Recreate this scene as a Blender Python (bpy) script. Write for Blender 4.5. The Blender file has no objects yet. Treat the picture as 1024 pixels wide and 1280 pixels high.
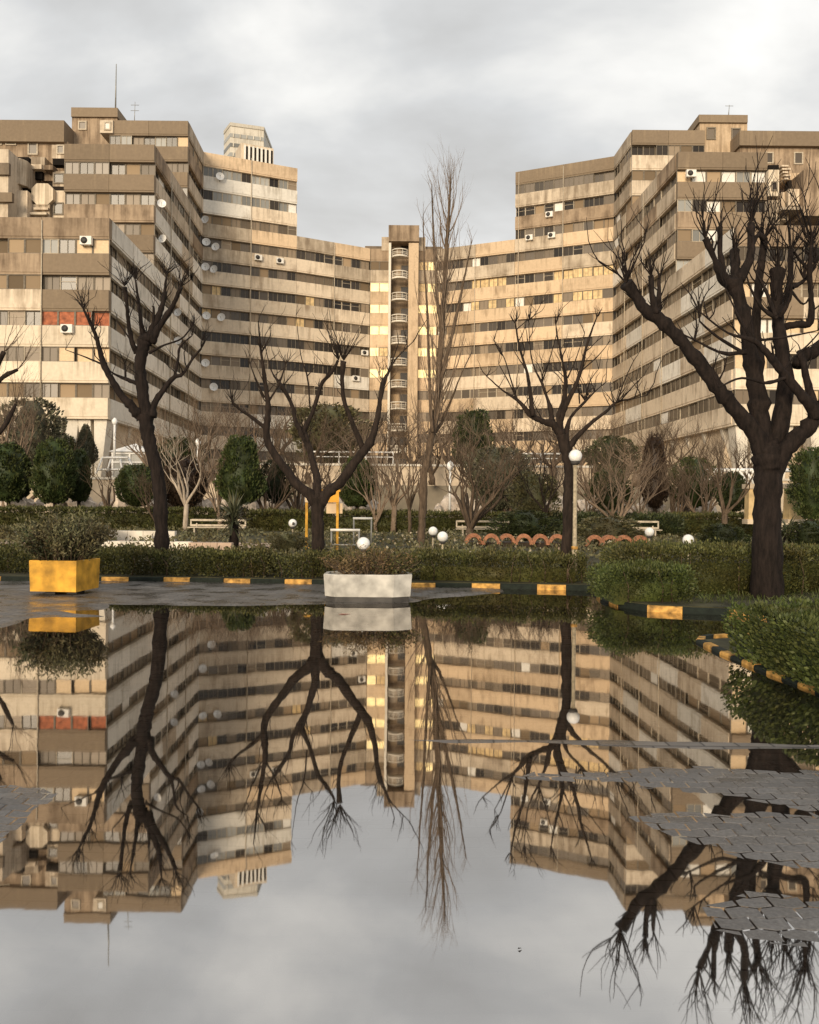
import bpy, math, random
import numpy as np
from mathutils import Vector, Matrix

# ------------------------------------------------------------------ camera
F, H, HORIZON = 1050.0, 1.5, 632.0
ROLL = math.radians(0.5)
SC = bpy.context.scene
COL = SC.collection
cd = bpy.data.cameras.new("camera"); cam = bpy.data.objects.new("camera", cd); COL.objects.link(cam)
cd.sensor_fit = 'HORIZONTAL'; cd.sensor_width = 36.0; cd.lens = 36.0 * F / 1024.0
cd.shift_y = (HORIZON - 640.0) / 1024.0
cd.clip_start = 0.05; cd.clip_end = 8000
cam.matrix_world = Matrix.Translation((0, 0, H)) @ Matrix.Rotation(math.pi / 2, 4, 'X') @ Matrix.Rotation(ROLL, 4, 'Z')
SC.camera = cam

# ------------------------------------------------------------------ light
SUN_EL, SUN_AZ = math.radians(13), math.radians(-163)      # azimuth from +Y towards +X: behind the viewer, to the left
wd = bpy.data.worlds.new("World"); SC.world = wd; wd.use_nodes = True
def build_world():
    nt = wd.node_tree; nt.nodes.clear(); N = nt.nodes.new; L = nt.links.new
    out = N('ShaderNodeOutputWorld'); bg = N('ShaderNodeBackground'); bg.inputs[1].default_value = 0.1
    L(bg.outputs[0], out.inputs[0])
    sky = N('ShaderNodeTexSky'); sky.sky_type = 'NISHITA'; sky.sun_disc = False
    sky.sun_elevation = SUN_EL; sky.sun_rotation = SUN_AZ
    tc = N('ShaderNodeTexCoord'); sx = N('ShaderNodeSeparateXYZ'); L(tc.outputs['Generated'], sx.inputs[0])
    def math_(op, a, b):
        m = N('ShaderNodeMath'); m.operation = op
        for i, v in enumerate((a, b)):
            if isinstance(v, (int, float)): m.inputs[i].default_value = v
            else: L(v, m.inputs[i])
        return m.outputs[0]
    zz = math_('ADD', math_('MAXIMUM', sx.outputs[2], 0.0), 0.30)
    cx = N('ShaderNodeCombineXYZ'); L(math_('DIVIDE', sx.outputs[0], zz), cx.inputs[0]); L(math_('DIVIDE', sx.outputs[1], zz), cx.inputs[1])
    mp = N('ShaderNodeMapping'); mp.inputs['Scale'].default_value = (1.7, 2.3, 1); mp.inputs['Location'].default_value = (5.75, 0.95, 0.7)
    mp.inputs['Rotation'].default_value = (0, 0, 0.25)
    L(cx.outputs[0], mp.inputs[0])
    n1 = N('ShaderNodeTexNoise'); n1.inputs['Scale'].default_value = 1.0; n1.inputs['Detail'].default_value = 6
    n1.inputs['Roughness'].default_value = 0.5; n1.inputs['Distortion'].default_value = 0.15
    L(mp.outputs[0], n1.inputs['Vector'])
    rp = N('ShaderNodeValToRGB'); L(n1.outputs[0], rp.inputs[0])
    e = rp.color_ramp.elements
    e[0].position = 0.33; e[0].color = (0.42, 0.42, 0.415, 1)
    e[1].position = 0.66; e[1].color = (0.88, 0.87, 0.84, 1)
    e.new(0.45).color = (0.54, 0.545, 0.545, 1); e.new(0.55).color = (0.71, 0.705, 0.685, 1)
    sc = N('ShaderNodeVectorMath'); sc.operation = 'SCALE'; L(rp.outputs[0], sc.inputs[0]); sc.inputs['Scale'].default_value = 10.0
    # gaps in the deck: a little blue sky comes through where the noise runs high
    n2 = N('ShaderNodeTexNoise'); n2.inputs['Scale'].default_value = 0.9; n2.inputs['Detail'].default_value = 4
    L(mp.outputs[0], n2.inputs['Vector'])
    mr = N('ShaderNodeMapRange'); L(n2.outputs[0], mr.inputs[0])
    mr.inputs[1].default_value = 0.5; mr.inputs[2].default_value = 0.75; mr.inputs[3].default_value = 0.02; mr.inputs[4].default_value = 0.2
    mx = N('ShaderNodeMixRGB'); L(mr.outputs[0], mx.inputs[0]); L(sc.outputs[0], mx.inputs[1]); L(sky.outputs[0], mx.inputs[2])
    hz_ = N('ShaderNodeMapRange'); L(sx.outputs[2], hz_.inputs[0]); hz_.inputs[1].default_value = 0.08; hz_.inputs[2].default_value = 0.42; hz_.inputs[3].default_value = 0.45; hz_.inputs[4].default_value = 0.0
    m2 = N('ShaderNodeMixRGB'); L(hz_.outputs[0], m2.inputs[0]); L(mx.outputs[0], m2.inputs[1]); m2.inputs[2].default_value = (7.2, 6.95, 6.5, 1)
    L(m2.outputs[0], bg.inputs[0])
build_world()
sd = bpy.data.lights.new("sun", 'SUN'); sd.energy = 2.6; sd.angle = math.radians(22); sd.color = (1.0, 0.83, 0.61)
sun = bpy.data.objects.new("sun", sd); COL.objects.link(sun)
sdir = Vector((math.sin(SUN_AZ) * math.cos(SUN_EL), math.cos(SUN_AZ) * math.cos(SUN_EL), math.sin(SUN_EL)))
sun.rotation_euler = sdir.to_track_quat('Z', 'Y').to_euler(); sun.location = (0, -20, 40)
vs = SC.view_settings; vs.view_transform = 'Standard'; vs.look = 'None'; vs.exposure = 0.42; vs.gamma = 1.0; vs.use_curve_mapping = False
try:
    SC.cycles.max_bounces = 6; SC.cycles.transparent_max_bounces = 8
except Exception: pass

# ------------------------------------------------------------------ measuring helpers (image measurements -> metres)
CR, SR = math.cos(ROLL), math.sin(ROLL)
def uv(px, py):
    u, v = px - 512.0, py - 640.0
    return (u * CR + v * SR, HORIZON - 640.0 - (-u * SR + v * CR))       # right of axis, above horizon
def P(px, py, d):
    u, v = uv(px, py); return Vector((u / F * d, d, H + v / F * d))
def G(px, py, z=0.0):
    u, v = uv(px, py); d = (H - z) * F / (-v); return Vector((u / F * d, d, z))
def on_plane(px, py, a, b, off=0.0):
    u, v = uv(px, py); k = u / F
    t = Vector((b[0] - a[0], b[1] - a[1])).normalized(); n = Vector((t.y, -t.x))
    c = n.x * a[0] + n.y * a[1] + off
    d = c / (n.x * k + n.y); return Vector((k * d, d, H + v / F * d))

# ------------------------------------------------------------------ materials
MATS = {}
def nodes(name):
    m = bpy.data.materials.new(name); m.use_nodes = True
    nt = m.node_tree; b = nt.nodes['Principled BSDF']; MATS[name] = m
    return m, nt, b, nt.nodes.new, nt.links.new
def plain(name, col, rough=0.6, metal=0.0, noise=0.15, nscale=6.0, spec=0.3, bump=0.0):
    m, nt, b, N, L = nodes(name)
    b.inputs['Roughness'].default_value = rough; b.inputs['Metallic'].default_value = metal
    b.inputs['Specular IOR Level'].default_value = spec
    g = N('ShaderNodeNewGeometry'); t = N('ShaderNodeTexNoise'); t.inputs['Scale'].default_value = nscale; t.inputs['Detail'].default_value = 5
    L(g.outputs['Position'], t.inputs['Vector'])
    r = N('ShaderNodeValToRGB'); L(t.outputs[0], r.inputs[0])
    lo = [max(0, c * (1 - noise * 2)) for c in col]; hi = [min(1, c * (1 + noise)) for c in col]
    r.color_ramp.elements[0].position = 0.3; r.color_ramp.elements[0].color = (*lo, 1)
    r.color_ramp.elements[1].position = 0.7; r.color_ramp.elements[1].color = (*hi, 1)
    L(r.outputs[0], b.inputs['Base Color'])
    if bump:
        bp = N('ShaderNodeBump'); bp.inputs['Strength'].default_value = bump; L(t.outputs[0], bp.inputs['Height']); L(bp.outputs[0], b.inputs['Normal'])
    return m
def concrete(name, col, stain, amount=0.5, rough=0.85, board=True):
    m, nt, b, N, L = nodes(name)
    b.inputs['Roughness'].default_value = rough; b.inputs['Specular IOR Level'].default_value = 0.2
    g = N('ShaderNodeNewGeometry')
    mp = N('ShaderNodeMapping'); mp.inputs['Scale'].default_value = (0.9, 0.9, 0.16); L(g.outputs['Position'], mp.inputs[0])
    n1 = N('ShaderNodeTexNoise'); n1.inputs['Scale'].default_value = 1.5; n1.inputs['Detail'].default_value = 7; n1.inputs['Roughness'].default_value = 0.62
    L(mp.outputs[0], n1.inputs['Vector'])
    n2 = N('ShaderNodeTexNoise'); n2.inputs['Scale'].default_value = 0.42; n2.inputs['Detail'].default_value = 7; n2.inputs['Roughness'].default_value = 0.62; L(g.outputs['Position'], n2.inputs['Vector'])
    n3 = N('ShaderNodeTexNoise'); n3.inputs['Scale'].default_value = 3.5; n3.inputs['Detail'].default_value = 8; L(g.outputs['Position'], n3.inputs['Vector'])
    def mth(op, a, bb):
        q = N('ShaderNodeMath'); q.operation = op
        for i, v in enumerate((a, bb)):
            if isinstance(v, (int, float)): q.inputs[i].default_value = v
            else: L(v, q.inputs[i])
        return q.outputs[0]
    s = mth('MULTIPLY', n1.outputs[0], 0.55); s = mth('ADD', s, mth('MULTIPLY', n2.outputs[0], 0.45))
    mr = N('ShaderNodeMapRange'); L(s, mr.inputs[0]); mr.inputs[1].default_value = 0.62 - 0.2 * amount; mr.inputs[2].default_value = 0.72 - 0.12 * amount
    mr.inputs[3].default_value = 0; mr.inputs[4].default_value = min(1, 0.55 + 0.4 * amount)
    oi = N('ShaderNodeObjectInfo')
    hv = N('ShaderNodeHueSaturation'); hv.inputs['Color'].default_value = (*col, 1)
    L(mth('ADD', mth('MULTIPLY', oi.outputs['Random'], 0.26), mth('ADD', mth('MULTIPLY', n3.outputs[0], 0.35), 0.70)), hv.inputs['Value'])
    mx = N('ShaderNodeMixRGB'); L(mr.outputs[0], mx.inputs[0]); L(hv.outputs[0], mx.inputs[1]); mx.inputs[2].default_value = (*stain, 1)
    # drips running down from the top edge of each panel
    tc = N('ShaderNodeTexCoord'); sp = N('ShaderNodeSeparateXYZ'); L(tc.outputs['Object'], sp.inputs[0])
    gr = N('ShaderNodeMapRange'); L(sp.outputs[2], gr.inputs[0]); gr.inputs[1].default_value = 0.0; gr.inputs[2].default_value = 1.75; gr.inputs[3].default_value = 0.0; gr.inputs[4].default_value = 0.25 + 0.6 * amount
    m4 = N('ShaderNodeMapping'); m4.inputs['Scale'].default_value = (2.6, 2.6, 0.10); L(g.outputs['Position'], m4.inputs[0])
    n4 = N('ShaderNodeTexNoise'); n4.inputs['Scale'].default_value = 1.0; n4.inputs['Detail'].default_value = 6; n4.inputs['Roughness'].default_value = 0.7; L(m4.outputs[0], n4.inputs['Vector'])
    n5 = N('ShaderNodeTexNoise'); n5.inputs['Scale'].default_value = 0.16; n5.inputs['Detail'].default_value = 3; L(g.outputs['Position'], n5.inputs['Vector'])
    d4 = N('ShaderNodeMapRange'); L(mth('ADD', mth('MULTIPLY', n4.outputs[0], 0.6), mth('MULTIPLY', n5.outputs[0], 0.4)), d4.inputs[0]); d4.inputs[1].default_value = 0.535 - 0.06 * amount; d4.inputs[2].default_value = 0.60; d4.inputs[3].default_value = 0; d4.inputs[4].default_value = 1
    mx2 = N('ShaderNodeMixRGB'); L(mth('MULTIPLY', gr.outputs[0], d4.outputs[0]), mx2.inputs[0]); L(mx.outputs[0], mx2.inputs[1]); mx2.inputs[2].default_value = (*[c * 0.8 for c in stain], 1) if sum(stain) < sum(col) else (*stain, 1)
    L(mx2.outputs[0], b.inputs['Base Color'])
    bp = N('ShaderNodeBump'); bp.inputs['Strength'].default_value = 0.25; bp.inputs['Distance'].default_value = 0.05
    L(n3.outputs[0], bp.inputs['Height']); L(bp.outputs[0], b.inputs['Normal'])
    return m
def leafmat(name, a, c, rough=0.55):
    m, nt, b, N, L = nodes(name)
    b.inputs['Roughness'].default_value = rough; b.inputs['Specular IOR Level'].default_value = 0.25
    g = N('ShaderNodeNewGeometry'); r = N('ShaderNodeValToRGB'); L(g.outputs['Random Per Island'], r.inputs[0])
    r.color_ramp.elements[0].color = (*a, 1); r.color_ramp.elements[1].color = (*c, 1)
    t = N('ShaderNodeTexNoise'); t.inputs['Scale'].default_value = 1.6; t.inputs['Detail'].default_value = 3; L(g.outputs['Position'], t.inputs['Vector'])
    mx = N('ShaderNodeMixRGB'); mx.blend_type = 'MULTIPLY'; mx.inputs[0].default_value = 0.7; L(r.outputs[0], mx.inputs[1])
    q = N('ShaderNodeValToRGB'); L(t.outputs[0], q.inputs[0]); q.color_ramp.elements[0].position = 0.35; q.color_ramp.elements[0].color = (0.72, 0.50, 0.40, 1); q.color_ramp.elements[1].position = 0.65; q.color_ramp.elements[1].color = (1.25, 1.2, 1.05, 1)
    L(q.outputs[0], mx.inputs[2]); L(mx.outputs[0], b.inputs['Base Color'])
    return m
def glassmat(name, col, rough=0.12, spec=0.6):
    m, nt, b, N, L = nodes(name)
    oi = N('ShaderNodeObjectInfo'); hv = N('ShaderNodeHueSaturation'); hv.inputs['Color'].default_value = (*col, 1)
    q = N('ShaderNodeMath'); q.operation = 'MULTIPLY_ADD'; L(oi.outputs['Random'], q.inputs[0]); q.inputs[1].default_value = 1.0; q.inputs[2].default_value = 0.5
    L(q.outputs[0], hv.inputs['Value']); L(hv.outputs[0], b.inputs['Base Color'])
    b.inputs['Roughness'].default_value = rough; b.inputs['Specular IOR Level'].default_value = spec
    return m
def barkmat(name, a, c, scale=10.0):
    m, nt, b, N, L = nodes(name)
    b.inputs['Roughness'].default_value = 0.9; b.inputs['Specular IOR Level'].default_value = 0.15
    g = N('ShaderNodeNewGeometry'); mp = N('ShaderNodeMapping'); mp.inputs['Scale'].default_value = (1, 1, 0.22); L(g.outputs['Position'], mp.inputs[0])
    t = N('ShaderNodeTexNoise'); t.inputs['Scale'].default_value = scale; t.inputs['Detail'].default_value = 9; t.inputs['Roughness'].default_value = 0.7; L(mp.outputs[0], t.inputs['Vector'])
    r = N('ShaderNodeValToRGB'); L(t.outputs[0], r.inputs[0]); r.color_ramp.elements[0].position = 0.35; r.color_ramp.elements[0].color = (*a, 1); r.color_ramp.elements[1].position = 0.7; r.color_ramp.elements[1].color = (*c, 1)
    L(r.outputs[0], b.inputs['Base Color'])
    bp = N('ShaderNodeBump'); bp.inputs['Strength'].default_value = 0.8; bp.inputs['Distance'].default_value = 0.03; L(t.outputs[0], bp.inputs['Height']); L(bp.outputs[0], b.inputs['Normal'])
    return m

concrete('cream', (0.72, 0.61, 0.46), (0.33, 0.25, 0.16), 0.5)
concrete('tan', (0.65, 0.54, 0.405), (0.27, 0.195, 0.125), 0.55)
concrete('ochre', (0.62, 0.465, 0.305), (0.25, 0.17, 0.10), 0.55)
concrete('brown', (0.225, 0.17, 0.115), (0.33, 0.25, 0.16), 0.3)
concrete('midbrown', (0.37, 0.275, 0.185), (0.15, 0.105, 0.068), 0.85)
concrete('greyband', (0.74, 0.69, 0.60), (0.33, 0.28, 0.21), 0.5)
concrete('wornband', (0.52, 0.43, 0.32), (0.23, 0.175, 0.12), 0.8)
concrete('pale', (0.70, 0.64, 0.54), (0.45, 0.38, 0.29), 0.3)
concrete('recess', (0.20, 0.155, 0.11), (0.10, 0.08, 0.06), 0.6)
concrete('farwall', (0.58, 0.53, 0.44), (0.42, 0.37, 0.29), 0.4)
glassmat('glass_dark', (0.034, 0.026, 0.018), 0.2, 0.32)
glassmat('glass_grey', (0.125, 0.10, 0.074), 0.3, 0.35)
glassmat('curtain', (0.19, 0.145, 0.098), 0.4, 0.3)
glassmat('infill', (0.27, 0.195, 0.12), 0.8, 0.2)
glassmat('bluegrey', (0.27, 0.265, 0.24), 0.4, 0.4)
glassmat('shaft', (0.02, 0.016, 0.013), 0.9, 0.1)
plain('gold_reflection', (0.80, 0.63, 0.34), 0.5, noise=0.25, nscale=1.3)
MATS['gold_reflection'].node_tree.nodes['Principled BSDF'].inputs['Emission Color'].default_value = (1.0, 0.72, 0.30, 1)
MATS['gold_reflection'].node_tree.nodes['Principled BSDF'].inputs['Emission Strength'].default_value = 0.75      # glow added to imitate the golden sun reflected in the panes
plain('goldpatch', (0.72, 0.52, 0.26), 0.5, noise=0.2, nscale=2)
plain('white_blind', (0.80, 0.76, 0.68), 0.6, noise=0.06)
plain('red_awning', (0.40, 0.125, 0.055), 0.7, noise=0.25, nscale=3)
plain('frame_grey', (0.20, 0.165, 0.12), 0.6)
plain('frame_white', (0.50, 0.42, 0.31), 0.6)
plain('white_paint', (0.80, 0.78, 0.74), 0.5, noise=0.05)
plain('globe_white', (0.82, 0.80, 0.76), 0.35, noise=0.04, spec=0.5)
plain('pole_tan', (0.40, 0.33, 0.22), 0.6, noise=0.2, nscale=20)
plain('metal_grey', (0.30, 0.29, 0.26), 0.5, 0.3, noise=0.15)
plain('dark_metal', (0.06, 0.055, 0.05), 0.6, noise=0.2)
plain('yellow_paint', (0.66, 0.34, 0.035), 0.6, noise=0.26, nscale=4.5, bump=0.15)
plain('kerb_yellow', (0.56, 0.305, 0.075), 0.7, noise=0.38, nscale=9, bump=0.3)
plain('kerb_dark', (0.011, 0.016, 0.011), 0.85, noise=0.25, nscale=14, bump=0.2)
plain('kerb_pale', (0.50, 0.43, 0.33), 0.8, noise=0.2, nscale=14)
plain('orange_panel', (0.80, 0.36, 0.02), 0.5, noise=0.05)
plain('cream_panel', (0.70, 0.52, 0.32), 0.6, noise=0.06)
plain('terracotta', (0.36, 0.16, 0.085), 0.85, noise=0.22, nscale=12)
plain('soil', (0.055, 0.04, 0.028), 0.95, noise=0.3, nscale=9, bump=0.5)
plain('planter_white', (0.47, 0.445, 0.395), 0.8, noise=0.2, nscale=5, bump=0.1)
plain('wall_cream', (0.62, 0.50, 0.36), 0.85, noise=0.12, nscale=1.6)
plain('rock', (0.62, 0.52, 0.42), 0.9, noise=0.22, nscale=4, bump=0.4)
plain('path_pink', (0.52, 0.38, 0.28), 0.8, noise=0.12, nscale=3)
plain('lawn', (0.060, 0.056, 0.028), 0.95, noise=0.35, nscale=2.5, bump=0.5)
plain('terrace', (0.30, 0.25, 0.18), 0.9, noise=0.2, nscale=0.6)
plain('earth', (0.12, 0.10, 0.075), 0.95, noise=0.25, nscale=0.3)
plain('dead_leaf', (0.40, 0.08, 0.04), 0.6)
leafmat('leaf_hedge', (0.0283, 0.037, 0.0109), (0.1142, 0.1175, 0.0392))
leafmat('leaf_bright', (0.0276, 0.0442, 0.0111), (0.0876, 0.1106, 0.0313))
leafmat('leaf_dark', (0.0179, 0.0282, 0.0115), (0.064, 0.0794, 0.0307))
leafmat('leaf_topiary', (0.023, 0.0384, 0.0128), (0.0768, 0.0998, 0.0333))
leafmat('leaf_olive', (0.0576, 0.0614, 0.0307), (0.1664, 0.16, 0.0845))
leafmat('leaf_greygreen', (0.064, 0.0704, 0.0486), (0.16, 0.16, 0.1088))
leafmat('leaf_brown', (0.0768, 0.0538, 0.0282), (0.192, 0.1408, 0.0704))
leafmat('leaf_maroon', (0.020, 0.014, 0.010), (0.060, 0.040, 0.026))
leafmat('leaf_yucca', (0.0384, 0.0486, 0.0282), (0.1408, 0.1472, 0.0896))
leafmat('petal', (0.20, 0.18, 0.12), (0.50, 0.46, 0.36))
barkmat('bark_black', (0.008, 0.006, 0.005), (0.030, 0.021, 0.017), 16)
barkmat('bark_dark', (0.012, 0.009, 0.007), (0.042, 0.029, 0.022), 16)
barkmat('bark_brown', (0.06, 0.042, 0.028), (0.17, 0.12, 0.08), 12)
barkmat('bark_tan', (0.13, 0.092, 0.062), (0.30, 0.22, 0.155), 10)
barkmat('bark_pale', (0.28, 0.22, 0.16), (0.55, 0.46, 0.36), 10)

def mat_pavement():
    m, nt, b, N, L = nodes('wet_paving')
    b.inputs['Roughness'].default_value = 0.42; b.inputs['Specular IOR Level'].default_value = 0.5
    g = N('ShaderNodeNewGeometry')
    br = N('ShaderNodeTexBrick'); br.inputs['Scale'].default_value = 1.0
    br.inputs['Brick Width'].default_value = 0.22; br.inputs['Row Height'].default_value = 0.11; br.inputs['Mortar Size'].default_value = 0.008; br.inputs['Mortar Smooth'].default_value = 0.4
    br.inputs['Color1'].default_value = (0.12, 0.108, 0.098, 1); br.inputs['Color2'].default_value = (0.19, 0.17, 0.15, 1); br.inputs['Mortar'].default_value = (0.04, 0.036, 0.032, 1)
    L(g.outputs['Position'], br.inputs['Vector'])
    n = N('ShaderNodeTexNoise'); n.inputs['Scale'].default_value = 2.0; n.inputs['Detail'].default_value = 6; L(g.outputs['Position'], n.inputs['Vector'])
    r = N('ShaderNodeValToRGB'); L(n.outputs[0], r.inputs[0]); r.color_ramp.elements[0].position = 0.35; r.color_ramp.elements[0].color = (0.55, 0.55, 0.55, 1); r.color_ramp.elements[1].position = 0.65
    mx = N('ShaderNodeMixRGB'); mx.blend_type = 'MULTIPLY'; mx.inputs[0].default_value = 1; L(br.outputs[0], mx.inputs[1]); L(r.outputs[0], mx.inputs[2]); L(mx.outputs[0], b.inputs['Base Color'])
    q = N('ShaderNodeMapRange'); L(n.outputs[0], q.inputs[0]); q.inputs[1].default_value = 0.4; q.inputs[2].default_value = 0.62; q.inputs[3].default_value = 0.22; q.inputs[4].default_value = 0.6; L(q.outputs[0], b.inputs['Roughness'])
    bp = N('ShaderNodeBump'); bp.inputs['Strength'].default_value = 0.6; bp.inputs['Distance'].default_value = 0.01; bp.invert = True; L(br.outputs['Fac'], bp.inputs['Height']); L(bp.outputs[0], b.inputs['Normal'])
mat_pavement()
def mat_paver():
    m, nt, b, N, L = nodes('paver')
    b.inputs['Specular IOR Level'].default_value = 0.5
    g = N('ShaderNodeNewGeometry'); oi = N('ShaderNodeObjectInfo')
    n = N('ShaderNodeTexNoise'); n.inputs['Scale'].default_value = 60; n.inputs['Detail'].default_value = 6; n.inputs['Roughness'].default_value = 0.7; L(g.outputs['Position'], n.inputs['Vector'])
    n2 = N('ShaderNodeTexNoise'); n2.inputs['Scale'].default_value = 4; n2.inputs['Detail'].default_value = 5; L(g.outputs['Position'], n2.inputs['Vector'])
    r = N('ShaderNodeValToRGB'); L(n.outputs[0], r.inputs[0]); r.color_ramp.elements[0].position = 0.3; r.color_ramp.elements[0].color = (0.065, 0.062, 0.059, 1); r.color_ramp.elements[1].position = 0.7; r.color_ramp.elements[1].color = (0.165, 0.156, 0.150, 1)
    hv = N('ShaderNodeHueSaturation'); L(r.outputs[0], hv.inputs['Color'])
    q = N('ShaderNodeMath'); q.operation = 'MULTIPLY_ADD'; L(oi.outputs['Random'], q.inputs[0]); q.inputs[1].default_value = 0.35; q.inputs[2].default_value = 0.8; L(q.outputs[0], hv.inputs['Value'])
    L(hv.outputs[0], b.inputs['Base Color'])
    q = N('ShaderNodeMapRange'); L(n2.outputs[0], q.inputs[0]); q.inputs[1].default_value = 0.4; q.inputs[2].default_value = 0.6; q.inputs[3].default_value = 0.25; q.inputs[4].default_value = 0.5; L(q.outputs[0], b.inputs['Roughness'])
    bp = N('ShaderNodeBump'); bp.inputs['Strength'].default_value = 0.5; bp.inputs['Distance'].default_value = 0.004; L(n.outputs[0], bp.inputs['Height']); L(bp.outputs[0], b.inputs['Normal'])
mat_paver()
def mat_water():
    m = bpy.data.materials.new('water_film'); m.use_nodes = True; MATS['water'] = m
    nt = m.node_tree; nt.nodes.clear(); N = nt.nodes.new; L = nt.links.new
    out = N('ShaderNodeOutputMaterial'); mx = N('ShaderNodeMixShader'); gl = N('ShaderNodeBsdfGlossy'); df = N('ShaderNodeBsdfTransparent')
    gl.inputs['Color'].default_value = (0.86, 0.835, 0.81, 1); gl.inputs['Roughness'].default_value = 0.022
    df.inputs['Color'].default_value = (0.75, 0.72, 0.67, 1)
    fr_ = N('ShaderNodeFresnel'); fr_.inputs['IOR'].default_value = 1.33; fr = N('ShaderNodeMath'); fr.operation = 'MULTIPLY_ADD'; fr.inputs[1].default_value = 0.32; fr.inputs[2].default_value = 0.62; L(fr_.outputs[0], fr.inputs[0])
    g = N('ShaderNodeNewGeometry'); mp = N('ShaderNodeMapping'); mp.inputs['Scale'].default_value = (1.6, 0.8, 1); L(g.outputs['Position'], mp.inputs[0])
    n = N('ShaderNodeTexNoise'); n.inputs['Scale'].default_value = 2.2; n.inputs['Detail'].default_value = 3; L(mp.outputs[0], n.inputs['Vector'])
    bp = N('ShaderNodeBump'); bp.inputs['Strength'].default_value = 0.022; bp.inputs['Distance'].default_value = 0.012; L(n.outputs[0], bp.inputs['Height'])
    L(bp.outputs[0], gl.inputs['Normal']); L(fr.outputs[0], mx.inputs[0]); L(df.outputs[0], mx.inputs[1]); L(gl.outputs[0], mx.inputs[2]); L(mx.outputs[0], out.inputs[0])
mat_water()

# ------------------------------------------------------------------ object helpers
def tag(o, label=None, cat=None, group=None, kind=None):
    if label: o['label'] = label
    if cat: o['category'] = cat
    if group: o['group'] = group
    if kind: o['kind'] = kind
    return o
def empty(name, loc, label=None, cat=None, group=None):
    o = bpy.data.objects.new(name, None); COL.objects.link(o); o.location = loc; o.empty_display_size = 0.2
    return tag(o, label, cat, group)
def origin(o):
    p = Vector((0, 0, 0))
    while o is not None: p += o.location; o = o.parent
    return p
class MB:
    def __init__(s): s.v = []; s.f = []; s.m = []; s.sm = []
    def add(s, vs, fs, mi=0, smooth=False):
        k = len(s.v); s.v.extend([tuple(v) for v in vs])
        for f in fs: s.f.append(tuple(i + k for i in f)); s.m.append(mi); s.sm.append(smooth)
    def box(s, c, size, rz=0.0, mi=0, taper=1.0, rx=0.0):
        x, y, z = size[0] / 2, size[1] / 2, size[2] / 2
        vs = [(-x, -y, -z), (x, -y, -z), (x, y, -z), (-x, y, -z), (-x * taper, -y * taper, z), (x * taper, -y * taper, z), (x * taper, y * taper, z), (-x * taper, y * taper, z)]
        R = Matrix.Rotation(rz, 3, 'Z') @ Matrix.Rotation(rx, 3, 'X'); C = Vector(c)
        s.add([R @ Vector(v) + C for v in vs], [(3, 2, 1, 0), (4, 5, 6, 7), (0, 1, 5, 4), (1, 2, 6, 5), (2, 3, 7, 6), (3, 0, 4, 7)], mi)
    def prism(s, poly, z0, z1, mi=0):                       # poly counter-clockwise from above
        n = len(poly); vs = [(p[0], p[1], z0) for p in poly] + [(p[0], p[1], z1) for p in poly]
        s.add(vs, [tuple(range(n - 1, -1, -1)), tuple(range(n, 2 * n))] + [(i, (i + 1) % n, n + (i + 1) % n, n + i) for i in range(n)], mi)
    def tube(s, pts, rad, sides=6, mi=0, cap=True, rng=None, bump=0.0):
        n = len(pts); pts = [Vector(p) for p in pts]; vs = []; ref = None
        for i in range(n):
            t = (pts[min(i + 1, n - 1)] - pts[max(i - 1, 0)])
            t = t.normalized() if t.length > 1e-9 else Vector((0, 0, 1))
            if ref is None: ref = Vector((1, 0, 0)) if abs(t.x) < 0.8 else Vector((0, 1, 0))
            a = (ref - t * ref.dot(t)).normalized(); b = t.cross(a); ref = a
            for k in range(sides):
                q = 2 * math.pi * k / sides; r = rad[i] * (1 + (bump * (math.sin(3 * q + i * 0.45 + n) * 0.6 + math.sin(5 * q - i * 0.7) * 0.4 + math.sin(i * 0.9 + 2 * q)*0.4 + rng.uniform(-.25, .25)) if rng and bump else 0))
                vs.append(pts[i] + (a * math.cos(q) + b * math.sin(q)) * r)
        fs = [(i * sides + k, i * sides + (k + 1) % sides, (i + 1) * sides + (k + 1) % sides, (i + 1) * sides + k) for i in range(n - 1) for k in range(sides)]
        if cap: fs += [tuple(range(sides - 1, -1, -1)), tuple((n - 1) * sides + k for k in range(sides))]
        s.add(vs, fs, mi, True)
    def lathe(s, prof, c=(0, 0, 0), sides=20, mi=0, smooth=True, R=None):
        n = len(prof); C = Vector(c); vs = []
        for r, z in prof:
            for k in range(sides):
                q = 2 * math.pi * k / sides; p = Vector((r * math.cos(q), r * math.sin(q), z)); vs.append((R @ p if R else p) + C)
        fs = [(i * sides + k, i * sides + (k + 1) % sides, (i + 1) * sides + (k + 1) % sides, (i + 1) * sides + k) for i in range(n - 1) for k in range(sides)]
        if prof[0][0] > 1e-4: fs.append(tuple(range(sides - 1, -1, -1)))
        if prof[-1][0] > 1e-4: fs.append(tuple((n - 1) * sides + k for k in range(sides)))
        s.add(vs, fs, mi, smooth)
    def mesh(s, name, mats, off=Vector((0, 0, 0))):
        me = bpy.data.meshes.new(name)
        me.from_pydata([(v[0] - off[0], v[1] - off[1], v[2] - off[2]) for v in s.v], [], s.f)
        for m in (mats if isinstance(mats, (list, tuple)) else [mats]): me.materials.append(MATS[m])
        me.polygons.foreach_set('material_index', s.m); me.polygons.foreach_set('use_smooth', s.sm); me.update()
        return me
    def build(s, name, mats, parent=None):                  # vertices are given in world metres
        off = origin(parent) if parent else Vector((0, 0, 0))
        o = bpy.data.objects.new(name, s.mesh(name, mats, off)); COL.objects.link(o)
        if parent: o.parent = parent
        return o
    def build_at(s, name, mats, loc):                       # a one-mesh thing with its origin at loc
        o = bpy.data.objects.new(name, s.mesh(name, mats, Vector(loc))); COL.objects.link(o); o.location = loc
        return o
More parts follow.
